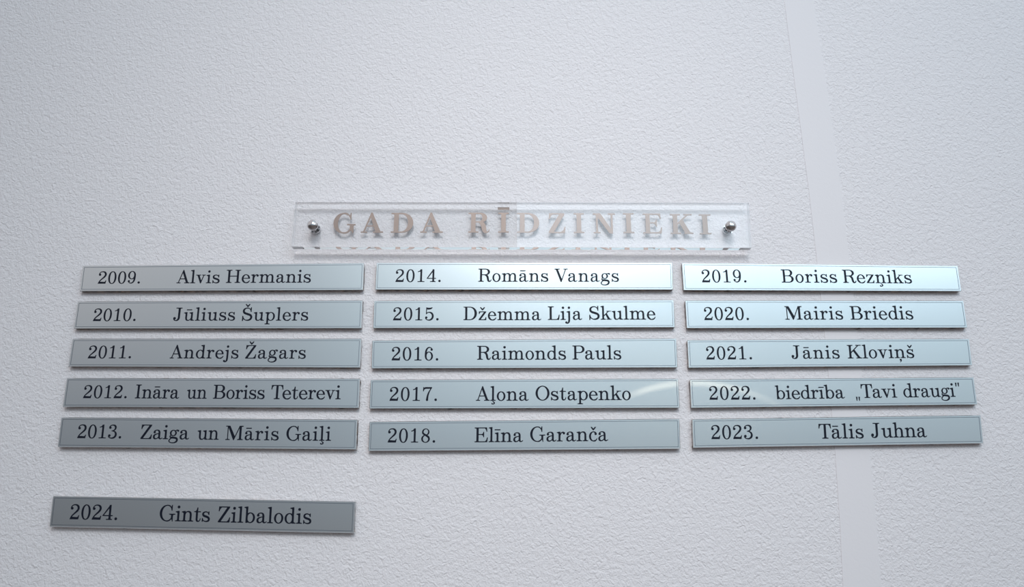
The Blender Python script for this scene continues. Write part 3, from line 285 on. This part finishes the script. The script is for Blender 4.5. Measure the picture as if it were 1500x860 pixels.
'ņ':(611,[[[261,-194,286,-197,326,-196,354,-191,374,-182,390,-170,400,-154,408,-130,409,-110,401,-82,386,-61,370,-49,326,-31,318,-25,308,-10,294,-4,292,-2,291,30,286,38,278,40,246,41,230,45,216,54,207,66,204,82,205,310,213,322,222,350,237,378,254,399,270,411,290,419,306,420,322,419,346,413,369,398,383,386,396,366,403,346,408,322,410,298,409,74,407,66,402,59,386,46,366,40,330,40,322,35,320,26,321,-2,326,-7,334,-8,590,-7,594,-4,598,2,598,26,594,36,586,40,554,40,534,45,518,58,511,70,510,82,510,302,504,350,495,382,486,402,477,418,464,434,446,451,430,462,414,470,374,481,338,483,310,480,290,475,266,467,242,455,226,443,210,428,206,427,204,434,203,470,200,474,194,477,162,478,138,474,114,474,98,466,26,452,22,449,19,442,18,418,21,410,26,407,54,404,70,398,92,382,100,374,104,366,104,82,103,70,99,62,81,46,62,41,26,40,18,35,16,26,17,-2,22,-7,30,-8,266,-8,278,-10,280,-14,278,-30,284,-46,292,-58,326,-88,338,-102,342,-110,342,-122,340,-130,330,-139,318,-145,306,-147,294,-146,282,-126,274,-120,266,-118,250,-117,234,-125,228,-134,224,-150,230,-174,238,-186,246,-190]]]),
'ŋ':(611,[[[259,-226,266,-228,278,-227,302,-219,318,-210,342,-191,360,-166,366,-145,370,-126,370,-102,367,-86,357,-62,346,-51,334,-44,322,-40,310,-39,290,-44,274,-53,262,-70,257,-86,256,-98,258,-110,265,-126,278,-140,290,-146,306,-151,309,-154,310,-158,302,-169,291,-182,257,-206,255,-218]],[[21,-6,34,-8,274,-8,286,-6,290,-2,292,26,290,34,286,38,278,40,246,41,230,45,214,56,205,70,204,306,205,310,213,322,226,358,234,374,246,391,262,406,278,415,306,420,326,418,346,413,362,404,383,386,394,369,403,346,408,326,410,302,409,70,398,55,382,44,366,40,330,40,322,35,320,18,320,2,322,-3,326,-7,338,-8,582,-8,590,-7,594,-4,598,2,598,14,597,30,594,36,586,40,554,40,534,45,518,58,511,70,510,82,510,298,507,330,500,366,488,398,474,422,456,442,434,460,414,470,386,479,354,483,306,479,270,468,238,452,210,428,206,427,204,434,203,470,200,474,194,477,162,478,138,474,114,474,98,466,30,453,22,449,18,438,18,418,21,410,26,407,54,404,70,398,92,382,100,374,104,366,104,86,101,66,94,57,82,47,62,41,26,40,18,35,16,26,16,6,17,-2]]]),
'"':(320,[[[77,526,86,524,106,524,114,528,118,534,137,714,137,722,130,729,66,730,58,728,53,722,70,546,73,530]],[[207,526,214,524,238,525,243,526,248,534,267,714,266,723,262,728,258,729,194,730,186,727,183,722,201,538]]]),
'„':(320,[[[77,-146,86,-148,106,-148,114,-144,118,-138,137,54,136,62,130,67,62,68,54,63,53,58,71,-134,73,-142]],[[207,-146,214,-148,238,-147,243,-146,248,-138,267,54,266,62,258,67,194,68,186,65,183,58,201,-134]]]),
'*G':(800,[[[390,-22,410,-23,454,-22,482,-17,510,-6,538,9,562,27,586,53,610,86,618,90,630,87,654,69,701,-10,710,-12,721,-10,723,-2,724,258,730,270,742,280,754,283,778,284,783,286,785,294,784,326,778,330,770,330,510,330,502,328,500,314,500,290,502,286,510,284,566,283,582,277,592,266,595,258,596,246,596,166,592,154,573,122,546,91,518,66,490,50,446,34,434,39,410,33,386,31,366,33,350,38,330,46,306,62,284,82,270,98,242,142,225,178,214,210,198,278,192,350,193,398,197,434,205,478,213,510,230,554,250,594,269,622,294,650,322,671,346,683,370,689,398,691,422,687,450,675,474,659,498,638,502,637,504,638,510,651,514,651,521,646,552,610,571,578,583,550,597,502,605,482,610,480,630,481,634,490,634,722,633,730,628,734,607,734,602,730,589,658,586,650,582,650,550,686,518,711,482,728,442,739,410,743,390,743,374,737,346,734,310,727,254,708,222,692,186,668,150,637,130,614,108,586,86,550,65,506,54,474,45,434,38,378,38,346,42,302,54,250,66,214,84,174,109,134,134,102,162,74,191,50,230,26,266,9,298,-2,334,-10,374,-15]]]),
'*A':(722,[[[22,2,34,0,214,0,223,2,225,10,225,34,222,44,214,46,158,46,150,49,148,54,202,214,206,221,218,222,414,222,422,221,425,218,478,54,474,48,466,46,414,46,406,43,405,6,407,2,410,1,718,0,726,1,730,3,732,38,730,43,726,45,686,48,674,53,662,63,658,59,657,50,654,48,650,48,646,54,379,722,373,730,366,732,330,732,324,726,319,706,106,74,94,58,82,49,70,46,30,46,22,44,20,34,20,10],[226,269,223,270,222,274,226,286,309,534,314,547,318,549,324,538,399,302,407,278,407,270,398,268]]]),
'*D':(778,[[[34,2,42,0,374,0,434,6,470,14,498,22,550,45,597,74,638,111,659,134,684,170,701,202,712,230,723,266,729,294,734,342,734,374,731,410,724,450,715,482,703,514,687,546,671,570,650,598,627,622,586,655,538,683,490,703,438,715,374,722,42,722,34,720,32,706,32,682,34,678,42,676,90,676,102,673,117,662,124,646,124,86,123,70,120,62,114,56,106,50,90,46,42,46,34,44,32,34,32,10],[278,46,273,50,272,58,273,670,275,674,282,676,358,676,378,674,402,668,426,659,446,647,466,632,489,610,505,590,520,566,532,542,551,490,564,426,568,382,568,346,563,286,551,230,532,178,519,154,504,130,488,110,466,90,430,65,414,58,390,50,358,46]]]),
'*R':(740,[[[579,-22,602,-22,622,-18,662,-3,682,10,703,30,715,50,723,74,728,102,728,110,722,117,718,119,710,118,704,110,696,82,691,70,679,54,670,48,662,45,650,44,642,49,632,70,627,86,611,214,604,250,596,278,584,306,567,334,551,354,524,382,526,388,566,409,598,434,619,458,636,490,645,526,644,566,634,602,616,634,602,650,586,664,550,688,502,708,450,719,410,722,46,722,34,720,32,706,32,682,34,678,42,676,90,676,102,673,117,662,124,646,124,86,123,70,120,62,114,56,106,50,90,46,42,46,34,44,32,34,32,10,34,2,46,0,354,0,366,2,368,10,366,43,358,46,310,46,294,49,286,53,278,60,274,66,272,78,273,362,282,366,354,366,365,362,400,330,444,262,461,214,474,138,485,86,494,62,506,38,522,15,538,-2,558,-15],[274,414,272,426,272,662,274,674,282,676,394,676,418,671,434,664,452,650,468,630,479,606,487,578,490,546,487,510,480,482,468,458,446,433,430,422,414,416,370,412,282,412]]]),
'*Ī':(457,[[[36,2,50,0,362,0,372,2,374,10,374,34,373,42,370,45,314,46,298,50,290,54,282,63,279,70,278,82,278,646,282,658,286,665,302,674,314,676,370,677,374,682,374,690,374,714,370,721,46,722,38,721,35,718,34,686,36,678,42,676,94,676,110,672,120,666,126,658,129,650,130,638,130,74,128,66,123,58,106,48,94,46,38,45,34,38,34,10]],[[21,834,30,832,382,832,386,834,389,838,388,918,386,922,378,924,26,924,22,922,19,914,19,842]]]),
'*Z':(640,[[[52,2,66,0,578,0,588,2,591,10,609,210,609,218,607,222,602,224,582,224,576,218,538,110,462,47,450,46,234,46,226,47,224,50,576,670,575,714,570,721,74,722,66,722,61,718,52,518,54,512,58,510,78,510,85,514,120,618,186,674,198,676,386,676,394,675,397,670,45,50,44,46,50,34,50,6]]]),
'*I':(457,[[[36,2,50,0,362,0,372,2,374,10,374,34,373,42,370,45,314,46,298,50,290,54,282,63,279,70,278,82,278,646,282,658,286,665,302,674,314,676,370,677,374,682,374,690,374,714,370,721,46,722,38,721,35,718,34,686,36,678,42,676,94,676,110,672,120,666,126,658,129,650,130,638,130,74,128,66,123,58,106,48,94,46,38,45,34,38,34,10]]]),
'*N':(815,[[[599,-6,610,-8,714,-8,722,-6,724,-2,724,646,726,654,731,662,738,669,746,673,758,676,810,677,814,686,813,718,806,722,798,722,566,722,558,721,556,718,555,686,558,677,626,675,644,666,651,658,654,650,655,194,654,185,650,182,637,198,286,719,274,722,30,722,22,720,20,706,20,682,22,677,30,674,118,658,123,654,124,646,124,74,122,66,117,58,102,49,86,46,34,45,30,38,30,10,32,2,42,0,270,0,278,1,283,6,283,38,278,45,230,46,214,49,200,58,195,66,193,74,193,546,194,557,198,558]]]),
'*E':(722,[[[34,2,46,0,650,0,663,2,665,10,689,214,687,222,682,224,662,224,657,218,620,102,610,90,562,47,550,46,286,46,278,48,276,50,272,70,272,346,274,358,286,360,394,360,406,358,461,326,482,254,486,249,494,247,510,248,513,250,514,258,514,494,513,502,510,506,490,507,484,502,462,430,458,425,426,407,282,406,278,406,273,410,272,646,276,670,279,674,286,676,530,676,542,675,600,618,630,523,638,520,654,521,658,524,659,530,643,710,641,718,638,721,46,722,38,722,33,718,32,686,34,678,42,676,90,676,106,671,114,666,120,658,123,650,124,638,124,74,122,66,117,58,102,49,90,46,42,46,34,44,32,34,32,10]]]),
'*K':(790,[[[30,2,42,0,354,0,366,2,368,10,366,43,358,46,310,46,294,49,280,58,274,66,272,74,272,322,280,334,326,381,334,385,338,382,343,374,500,54,498,48,486,46,481,42,480,10,482,2,490,0,770,0,784,2,786,10,786,34,785,42,782,45,726,48,714,53,702,63,698,59,697,50,694,48,690,48,686,52,448,498,449,502,454,509,614,669,620,670,626,663,638,672,650,676,754,677,758,678,760,682,758,719,754,721,746,722,490,722,482,720,480,706,480,682,482,678,490,676,538,676,543,674,544,670,286,412,278,405,274,404,272,418,272,642,274,654,282,667,298,674,358,676,366,678,368,686,366,719,362,721,354,722,38,722,30,720,28,706,28,682,30,678,38,676,86,676,98,674,114,666,120,658,123,650,124,86,123,70,120,62,114,56,106,50,90,46,38,46,30,44,28,34,28,10]]]),
}

KERN = {'Ta': -60, 'Tā': -60, 'Te': -60, 'Va': -55, 'Av': -20, 'Pa': -40}


def glyph_faces(bm, ch, fx, y_front, y_back=None):
    """writes one glyph: fx maps glyph units to (x, z); flat when y_back is None, else a solid letter"""
    for poly in GLYPHS[ch][1]:
        loops = [[fx(l[i], l[i + 1]) for i in range(0, len(l), 2)] for l in poly]
        flat = [p for l in loops for p in l]
        tris = tessellate_polygon([[Vector((p[0], p[1], 0)) for p in l] for l in loops])
        f = [bm.verts.new((p[0], y_front, p[1])) for p in flat]
        for t in tris:
            try: bm.faces.new([f[i] for i in t])
            except ValueError: pass
        if y_back is not None:
            b = [bm.verts.new((p[0], y_back, p[1])) for p in flat]
            for t in tris:
                try: bm.faces.new([b[i] for i in t][::-1])
                except ValueError: pass
            k = 0
            for l in loops:
                n = len(l)
                for i in range(n):
                    j = (i + 1) % n
                    bm.faces.new((f[k + i], f[k + j], b[k + j], b[k + i]))
                k += n


# ------------------------------------------------------------------ the wall
bm = bmesh.new()
prism(bm, [(-2.2, 0.0), (2.2, 0.0), (2.2, 3.2), (-2.2, 3.2)], 0.15, 0.0)
wall = link_mesh('wall_back', bm, M_WALL); wall['kind'] = 'structure'

# smooth unembossed band running down the wall behind the right column of plates
BAND_L = [(0.3005, 2.35), (0.3014, 2.0805), (0.3024, 2.0277), (0.3045, 1.9333), (0.3064, 1.8666), (0.3082, 1.8016), (0.3092, 1.7262), (0.3093, 1.6288),
          (0.3079, 1.5334), (0.3056, 1.4692), (0.3026, 1.4141), (0.2991, 1.3736), (0.285, 1.2), (0.265, 0.9)]
BAND_R = [(0.3300, 2.35), (0.3327, 2.0805), (0.3345, 2.0277), (0.3384, 1.9259), (0.3408, 1.8446), (0.3416, 1.7933), (0.3421, 1.7262), (0.3417, 1.622),
          (0.3408, 1.5334), (0.3396, 1.4692), (0.3376, 1.4141), (0.3350, 1.3736), (0.324, 1.2), (0.304, 0.9)]
bm = bmesh.new()
lf = [[bm.verts.new((x, y, z)) for x, z in BAND_L] for y in (0.0005, -0.0004)]
rf = [[bm.verts.new((x, y, z)) for x, z in BAND_R] for y in (0.0005, -0.0004)]
for k in range(len(BAND_L) - 1):
    bm.faces.new((lf[1][k], rf[1][k], rf[1][k + 1], lf[1][k + 1]))
    bm.faces.new((lf[0][k], lf[0][k + 1], rf[0][k + 1], rf[0][k]))
    bm.faces.new((lf[0][k], lf[1][k], lf[1][k + 1], lf[0][k + 1]))
    bm.faces.new((rf[0][k], rf[0][k + 1], rf[1][k + 1], rf[1][k]))
for k in (0, -1): bm.faces.new((lf[0][k], rf[0][k], rf[1][k], lf[1][k]))
band = link_mesh('trim_1', bm, M_BAND); band['kind'] = 'structure'

# ------------------------------------------------------------------ the year plates
# year, centre on the wall (x, z) m, turn in degrees, corners TL TR BR BL in mm about the centre, words:
# (kind, text, baseline start mm, baseline turn deg, height of 722 units mm, tracking units, width factor)
PLATES = [
  (2009, [-0.2901, 1.7065], 0.42, [[-141.48, 13.33], [141.41, 14.14], [141.34, -14.14], [-141.28, -13.33]], [['y', '2009.', [-124.08, -5.56], -0.11, 12.77, -3.0, 1.0], ['n', 'Alvis', [-45.51, -5.69], -0.27, 13.36, 4.0, 1.0], ['n', 'Hermanis', [3.87, -5.68], -0.19, 13.35, 7.0, 1.0]]),
  (2010, [-0.2901, 1.6683], 0.14, [[-141.64, 13.84], [141.69, 14.18], [141.79, -14.18], [-141.84, -13.84]], [['y', '2010.', [-123.81, -6.18], 0.01, 12.69, 1.0, 1.0], ['n', 'Jūliuss', [-44.79, -6.05], 0.07, 13.04, 17.0, 1.0], ['n', 'Šuplers', [23.32, -6.19], 0.05, 13.12, 24.0, 1.0]]),
  (2011, [-0.2897, 1.63], -0.11, [[-141.89, 13.83], [141.96, 14.37], [141.91, -14.37], [-141.98, -13.83]], [['y', '2011.', [-124.19, -5.64], 0.25, 12.61, 5.0, 1.0], ['n', 'Andrejs', [-44.27, -5.49], 0.02, 12.94, 25.0, 1.0], ['n', 'Žagars', [29.26, -5.56], 0.0, 13.13, 30.0, 1.0]]),
  (2012, [-0.2894, 1.5909], -0.17, [[-142.23, 14.01], [142.08, 14.21], [142.29, -14.21], [-142.14, -14.01]], [['y', '2012.', [-123.83, -5.37], 0.03, 12.51, 9.0, 1.0], ['n', 'Ināra', [-73.84, -5.43], -0.11, 13.16, -15, 0.962], ['n', 'un', [-24.16, -5.6], 0.17, 13.13, -15, 0.906], ['n', 'Boriss', [1.3, -5.53], -0.19, 13.23, -15, 0.977], ['n', 'Teterevi', [57.07, -5.78], 0.08, 13.42, -15, 0.992]]),
  (2013, [-0.2895, 1.5524], -0.46, [[-142.12, 14.01], [141.45, 14.04], [142.03, -14.04], [-141.37, -14.01]], [['y', '2013.', [-124.07, -5.41], 0.04, 12.83, -8.0, 1.0], ['n', 'Zaiga', [-63.94, -5.74], -0.04, 13.34, -6.0, 1.0], ['n', 'un', [-9.87, -5.92], 0.18, 13.31, -15, 0.945], ['n', 'Māris', [16.94, -5.98], 0.0, 13.19, 28.0, 1.0], ['n', 'Gaiļi', [74.81, -6.13], 0.19, 13.37, 17.0, 1.0]]),
  (2024, [-0.2872, 1.4782], -1.09, [[-141.84, 13.82], [140.84, 14.11], [141.59, -14.11], [-140.58, -13.82]], [['y', '2024.', [-123.0, -6.59], 0.08, 13.41, -3.0, 1.0], ['n', 'Gints', [-39.76, -6.56], 0.03, 14.05, -15, 0.981], ['n', 'Zilbalodis', [14.65, -6.76], 0.13, 14.01, -2.0, 1.0]]),
  (2014, [0.0123, 1.7078], 0.0, [[-148.71, 14.09], [149.04, 14.09], [148.47, -14.09], [-148.8, -14.09]], [['y', '2014.', [-128.94, -5.96], 0.0, 13.15, 25.0, 1.0], ['n', 'Romāns', [-46.13, -5.73], 0.0, 13.42, 17.0, 1.0], ['n', 'Vanags', [30.02, -5.73], 0.0, 13.42, 30.0, 1.0]]),
  (2015, [0.0119, 1.6689], 0.16, [[-148.89, 13.96], [148.96, 13.96], [148.73, -13.96], [-148.81, -13.96]], [['y', '2015.', [-129.51, -5.98], -0.16, 13.16, 22.0, 1.0], ['n', 'Džemma', [-59.93, -5.95], -0.2, 13.41, 18.0, 1.0], ['n', 'Lija', [23.57, -6.02], 0.03, 13.53, 1.0, 1.0], ['n', 'Skulme', [64.46, -5.91], 0.03, 13.53, 7.0, 1.0]]),
  (2016, [0.0122, 1.6292], 0.29, [[-149.27, 13.87], [149.39, 14.42], [148.79, -14.42], [-148.91, -13.87]], [['y', '2016.', [-129.64, -5.92], -0.42, 13.26, 23.0, 1.0], ['n', 'Raimonds', [-46.27, -5.69], -0.22, 13.5, 9.0, 1.0], ['n', 'Pauls', [46.79, -5.97], -0.16, 13.62, 6.0, 1.0]]),
  (2017, [0.0121, 1.5901], 0.18, [[-148.99, 13.89], [149.2, 14.1], [148.87, -14.1], [-149.08, -13.89]], [['y', '2017.', [-130.06, -6.32], -0.31, 13.24, 26.0, 1.0], ['n', 'Aļona', [-46.92, -6.58], -0.06, 13.58, 8.0, 1.0], ['n', 'Ostapenko', [10.52, -6.35], 0.01, 13.58, -1.0, 1.0]]),
  (2018, [0.0119, 1.5508], 0.47, [[-147.92, 13.72], [148.49, 14.15], [147.57, -14.15], [-148.14, -13.72]], [['y', '2018.', [-130.08, -5.83], -0.6, 13.21, 20.0, 1.0], ['n', 'Elīna', [-47.62, -6.3], -0.09, 13.63, -8.0, 1.0], ['n', 'Garanča', [5.23, -6.17], 0.01, 13.74, 2.0, 1.0]]),
  (2019, [0.3097, 1.7064], -0.42, [[-138.81, 14.2], [138.44, 13.27], [138.66, -13.27], [-138.29, -14.2]], [['y', '2019.', [-119.55, -5.82], 0.28, 13.16, 14.0, 1.0], ['n', 'Boriss', [-39.82, -5.46], 0.19, 13.46, 26.0, 1.0], ['n', 'Rezņiks', [21.58, -5.34], -0.05, 13.48, 7.0, 1.0]]),
  (2020, [0.3105, 1.6687], 0.02, [[-138.29, 14.12], [138.28, 13.74], [138.28, -13.74], [-138.26, -14.12]], [['y', '2020.', [-120.53, -5.88], 0.12, 13.17, 9.0, 1.0], ['n', 'Mairis', [-40.44, -5.47], 0.14, 13.47, 19.0, 1.0], ['n', 'Briedis', [24.14, -5.44], 0.18, 13.49, 8.0, 1.0]]),
  (2021, [0.3102, 1.6299], 0.39, [[-138.09, 13.76], [138.7, 13.24], [137.83, -13.24], [-138.44, -13.76]], [['y', '2021.', [-120.66, -5.62], -0.11, 13.06, 19.0, 1.0], ['n', 'Jānis', [-37.41, -5.44], -0.13, 13.02, 44.0, 1.0], ['n', 'Kloviŋš', [17.43, -5.54], 0.08, 13.16, 14.0, 1.0]]),
  (2022, [0.3099, 1.5915], 0.57, [[-137.38, 13.73], [137.92, 13.23], [137.42, -13.23], [-137.96, -13.73]], [['y', '2022.', [-119.87, -5.97], -0.3, 13.05, 18.0, 1.0], ['n', 'biedrība', [-56.21, -6.08], 0.14, 12.89, -11.0, 1.0], ['n', '„', [21.34, -5.78], -0.57, 13.15, 0, 1.0], ['n', 'Tavi', [26.72, -5.73], 0.12, 13.15, -15, 0.989], ['n', 'draugi', [67.5, -5.61], 0.15, 13.18, -15, 0.946], ['n', '"', [118.41, -5.49], 1.05, 13.43, 0, 1.0]]),
  (2023, [0.3102, 1.5543], 0.83, [[-137.69, 13.44], [138.99, 13.31], [137.3, -13.31], [-138.59, -13.44]], [['y', '2023.', [-120.66, -5.54], -0.57, 13.15, 13.0, 1.0], ['n', 'Tālis', [-18.25, -6.61], -0.35, 13.73, 12.0, 1.0], ['n', 'Juhna', [31.4, -6.46], -0.17, 13.76, -15, 0.982]]),
]

PLACE = {2009: 'at the top of the left column', 2010: 'second from top in the left column', 2011: 'in the middle of the left column',
         2012: 'second from bottom in the left column', 2013: 'at the bottom of the left column', 2024: 'mounted alone below the left column',
         2014: 'at the top of the middle column', 2015: 'second from top in the middle column', 2016: 'at the centre of the middle column',
         2017: 'second from bottom in the middle column', 2018: 'at the bottom of the middle column',
         2019: 'at the top of the right column', 2020: 'second from top in the right column', 2021: 'in the middle of the right column',
         2022: 'second from bottom in the right column', 2023: 'at the bottom of the right column'}
PAD_T, PLATE_T = 0.0037, 0.0015
rng = random.Random(4)


def quad_inset(q, d):
    """the four corners of a quad moved inwards by d"""
    r = []
    for i in range(4):
        p, a, b = Vector(q[i]), Vector(q[i - 1]), Vector(q[(i + 1) % 4])
        r.append(tuple(p + ((a - p).normalized() + (b - p).normalized()) * d))
    return r


def year_plate(year, centre, turn, corners, words):
    root = thing('name_plate', 'satin steel name plate with the year %d, %s' % (year, PLACE[year]), 'name plate',
                 (centre[0], 0, centre[1]), (0, -math.radians(turn), 0), 'steel name plates mounted on the wall')
    q = [(x / 1000, z / 1000) for x, z in corners]
    yf = -(PAD_T + PLATE_T)
    # metal sheet with softened front edges
    bm = bmesh.new()
    loops = [(quad_inset(q, 0.0001), -PAD_T), (q, -PAD_T - 0.0001), (q, yf + 0.0004), (quad_inset(q, 0.00035), yf)]
    vv = [[bm.verts.new((x, y, z)) for x, z in l] for l, y in loops]
    bm.faces.new(vv[0]); bm.faces.new(vv[-1])
    for a, b in zip(vv, vv[1:]):
        for i in range(4): bm.faces.new((a[i], a[(i + 1) % 4], b[(i + 1) % 4], b[i]))
    link_mesh('metal_sheet', bm, M_STEEL, root)
    # mounting tape pad, a little ragged round its edge
    edge = []
    p = quad_inset(q, 0.0004)
    for i in range(4):
        a, b = Vector(p[i]), Vector(p[(i + 1) % 4]); n = 70 if i % 2 == 0 else 10
        nv = Vector((-(b - a).y, (b - a).x)).normalized()
        wob = 0
        for k in range(n):
            wob = 0.75 * wob + rng.uniform(-0.0003, 0.0003)
            off = wob + (rng.uniform(0.0002, 0.0007) if rng.random() < 0.08 else 0)
            edge.append(tuple(a + (b - a) * (k / n) + nv * max(-0.0004, min(0.0008, off))))
    bm = bmesh.new(); prism(bm, edge, 0.0, -PAD_T)
    pad = link_mesh('mounting_pad', bm, M_PAD, root); pad['label'] = 'dark brown mounting tape behind the plate'
    # engraved border line
    bm = bmesh.new()
    o_, i_ = quad_inset(q, 0.0017), quad_inset(q, 0.00215)
    a = [bm.verts.new((x, yf - 0.00003, z)) for x, z in o_]; b = [bm.verts.new((x, yf - 0.00003, z)) for x, z in i_]
    for k in range(4): bm.faces.new((a[k], a[(k + 1) % 4], b[(k + 1) % 4], b[k]))
    link_mesh('border_line', bm, M_LINE, root)
    # lettering
    left = Vector(q[0]) - Vector(q[3]); right = Vector(q[1]) - Vector(q[2])
    bms = {'y': bmesh.new(), 'n': bmesh.new()}
    for kind, text, start, ang, size, track, wide in words:
        s = size / 722000.0
        d = Vector((math.cos(math.radians(ang)), math.sin(math.radians(ang))))
        st = Vector((start[0] / 1000, start[1] / 1000))
        first = min(v for pl in GLYPHS[text[0]][1] for l in pl for v in l[::2])
        adv = -first
        for i, ch in enumerate(text):
            if i: adv += KERN.get(text[i - 1] + ch, 0)
            at = st + d * (adv * s * wide)
            f = (at.x - q[0][0]) / (q[1][0] - q[0][0])
            up = (left.normalized() * (1 - f) + right.normalized() * f).normalized()
            def fx(gx, gz, at=at, up=up):
                v = at + d * (gx * s * wide) + up * (gz * s); return v.x, v.y
            glyph_faces(bms[kind], ch, fx, yf - 0.00004)
            adv += GLYPHS[ch][0] + track
    link_mesh('year_number', bms['y'], M_INK, root)
    link_mesh('name_lettering', bms['n'], M_INK, root)


for pl in PLATES: year_plate(*pl)

# ------------------------------------------------------------------ the acrylic heading sign on two standoffs
SIGN_BACK, SIGN_FRONT = -0.0050, -0.0130
sign = thing('heading_sign', 'clear acrylic sign with brown metal capital letters above the name plates', 'sign', (0.01, 0, 1.7597))
SX, SZ = 0.01, 1.7597
bm = bmesh.new()
quad = [(-0.2204 - SX, 1.7838 - SZ), (0.2408 - SX, 1.7829 - SZ), (0.2399 - SX, 1.7351 - SZ), (-0.2208 - SX, 1.7362 - SZ)]
prism(bm, quad, SIGN_BACK, SIGN_FRONT)
pn = link_mesh('acrylic_panel', bm, M_ACRYL, sign); pn['label'] = 'clear acrylic panel'
pn.data.materials.append(M_EDGE); pn.data.materials.append(M_LOWER); pn.data.materials.append(M_SIDE)
for p in pn.data.polygons:
    if abs(p.normal.y) < 0.5: p.material_index = 2 if p.normal.z < -0.5 else 1 if p.normal.z > 0.5 else 3

HEADING = [('G', -0.18204, 1.75309, 21.84), ('A', -0.15381, 1.75345, 23.09), ('D', -0.12333, 1.75345, 23.24), ('A', -0.09337, 1.75345, 23.44),
           ('R', -0.04458, 1.75363, 22.56), ('Ī', -0.01462, 1.75363, 23.27), ('D', 0.00514, 1.75345, 23.24), ('Z', 0.03732, 1.75309, 21.88),
           ('I', 0.06283, 1.75309, 22.9), ('N', 0.08268, 1.75291, 20.55), ('I', 0.11333, 1.75309, 23.63), ('E', 0.13351, 1.75273, 21.26),
           ('K', 0.16122, 1.75219, 22.17), ('I', 0.1908, 1.75183, 25.44)]
for ch, x, z, wd in HEADING:
    bm = bmesh.new(); g = '*' + ch; sx = wd / 722000.0; sz = 21.41 / 722000.0
    first = min(v for pl in GLYPHS[g][1] for l in pl for v in l[::2])
    glyph_faces(bm, g, lambda gx, gz: (x - SX + (gx - first) * sx, z - SZ + gz * sz), SIGN_BACK - 0.0007, SIGN_BACK - 0.0001)
    lt = link_mesh('letter', bm, M_BRASS, sign)

for cx, cz in ((-0.2007, 1.7584), (0.2202, 1.7575)):
    bm = bmesh.new(); x, z = cx - SX, cz - SZ
    lathe(bm, [(0.0, 0.0), (0.0050, 0.0), (0.0050, -0.0048), (0.0028, -0.0048), (0.0028, SIGN_FRONT), (0.0, SIGN_FRONT)], x, z)
    st = link_mesh('standoff', bm, M_CHROME, sign); st['label'] = 'polished steel standoff'
    bm = bmesh.new()
    R = 0.0055
    prof = [(0.0, SIGN_FRONT), (R, SIGN_FRONT), (R, SIGN_FRONT - 0.0016)]
    for k in range(1, 10):
        a = k / 9 * math.pi / 2
        prof.append((R * math.cos(a) if k < 9 else 0.0, SIGN_FRONT - 0.0016 - 0.0042 * math.sin(a)))
    lathe(bm, prof, x, z)
    cp = link_mesh('cap', bm, M_CHROME, st)
    for poly in cp.data.polygons: poly.use_smooth = True
    for poly in st.data.polygons: poly.use_smooth = len(poly.vertices) == 4 and abs(poly.normal.y) < 0.5
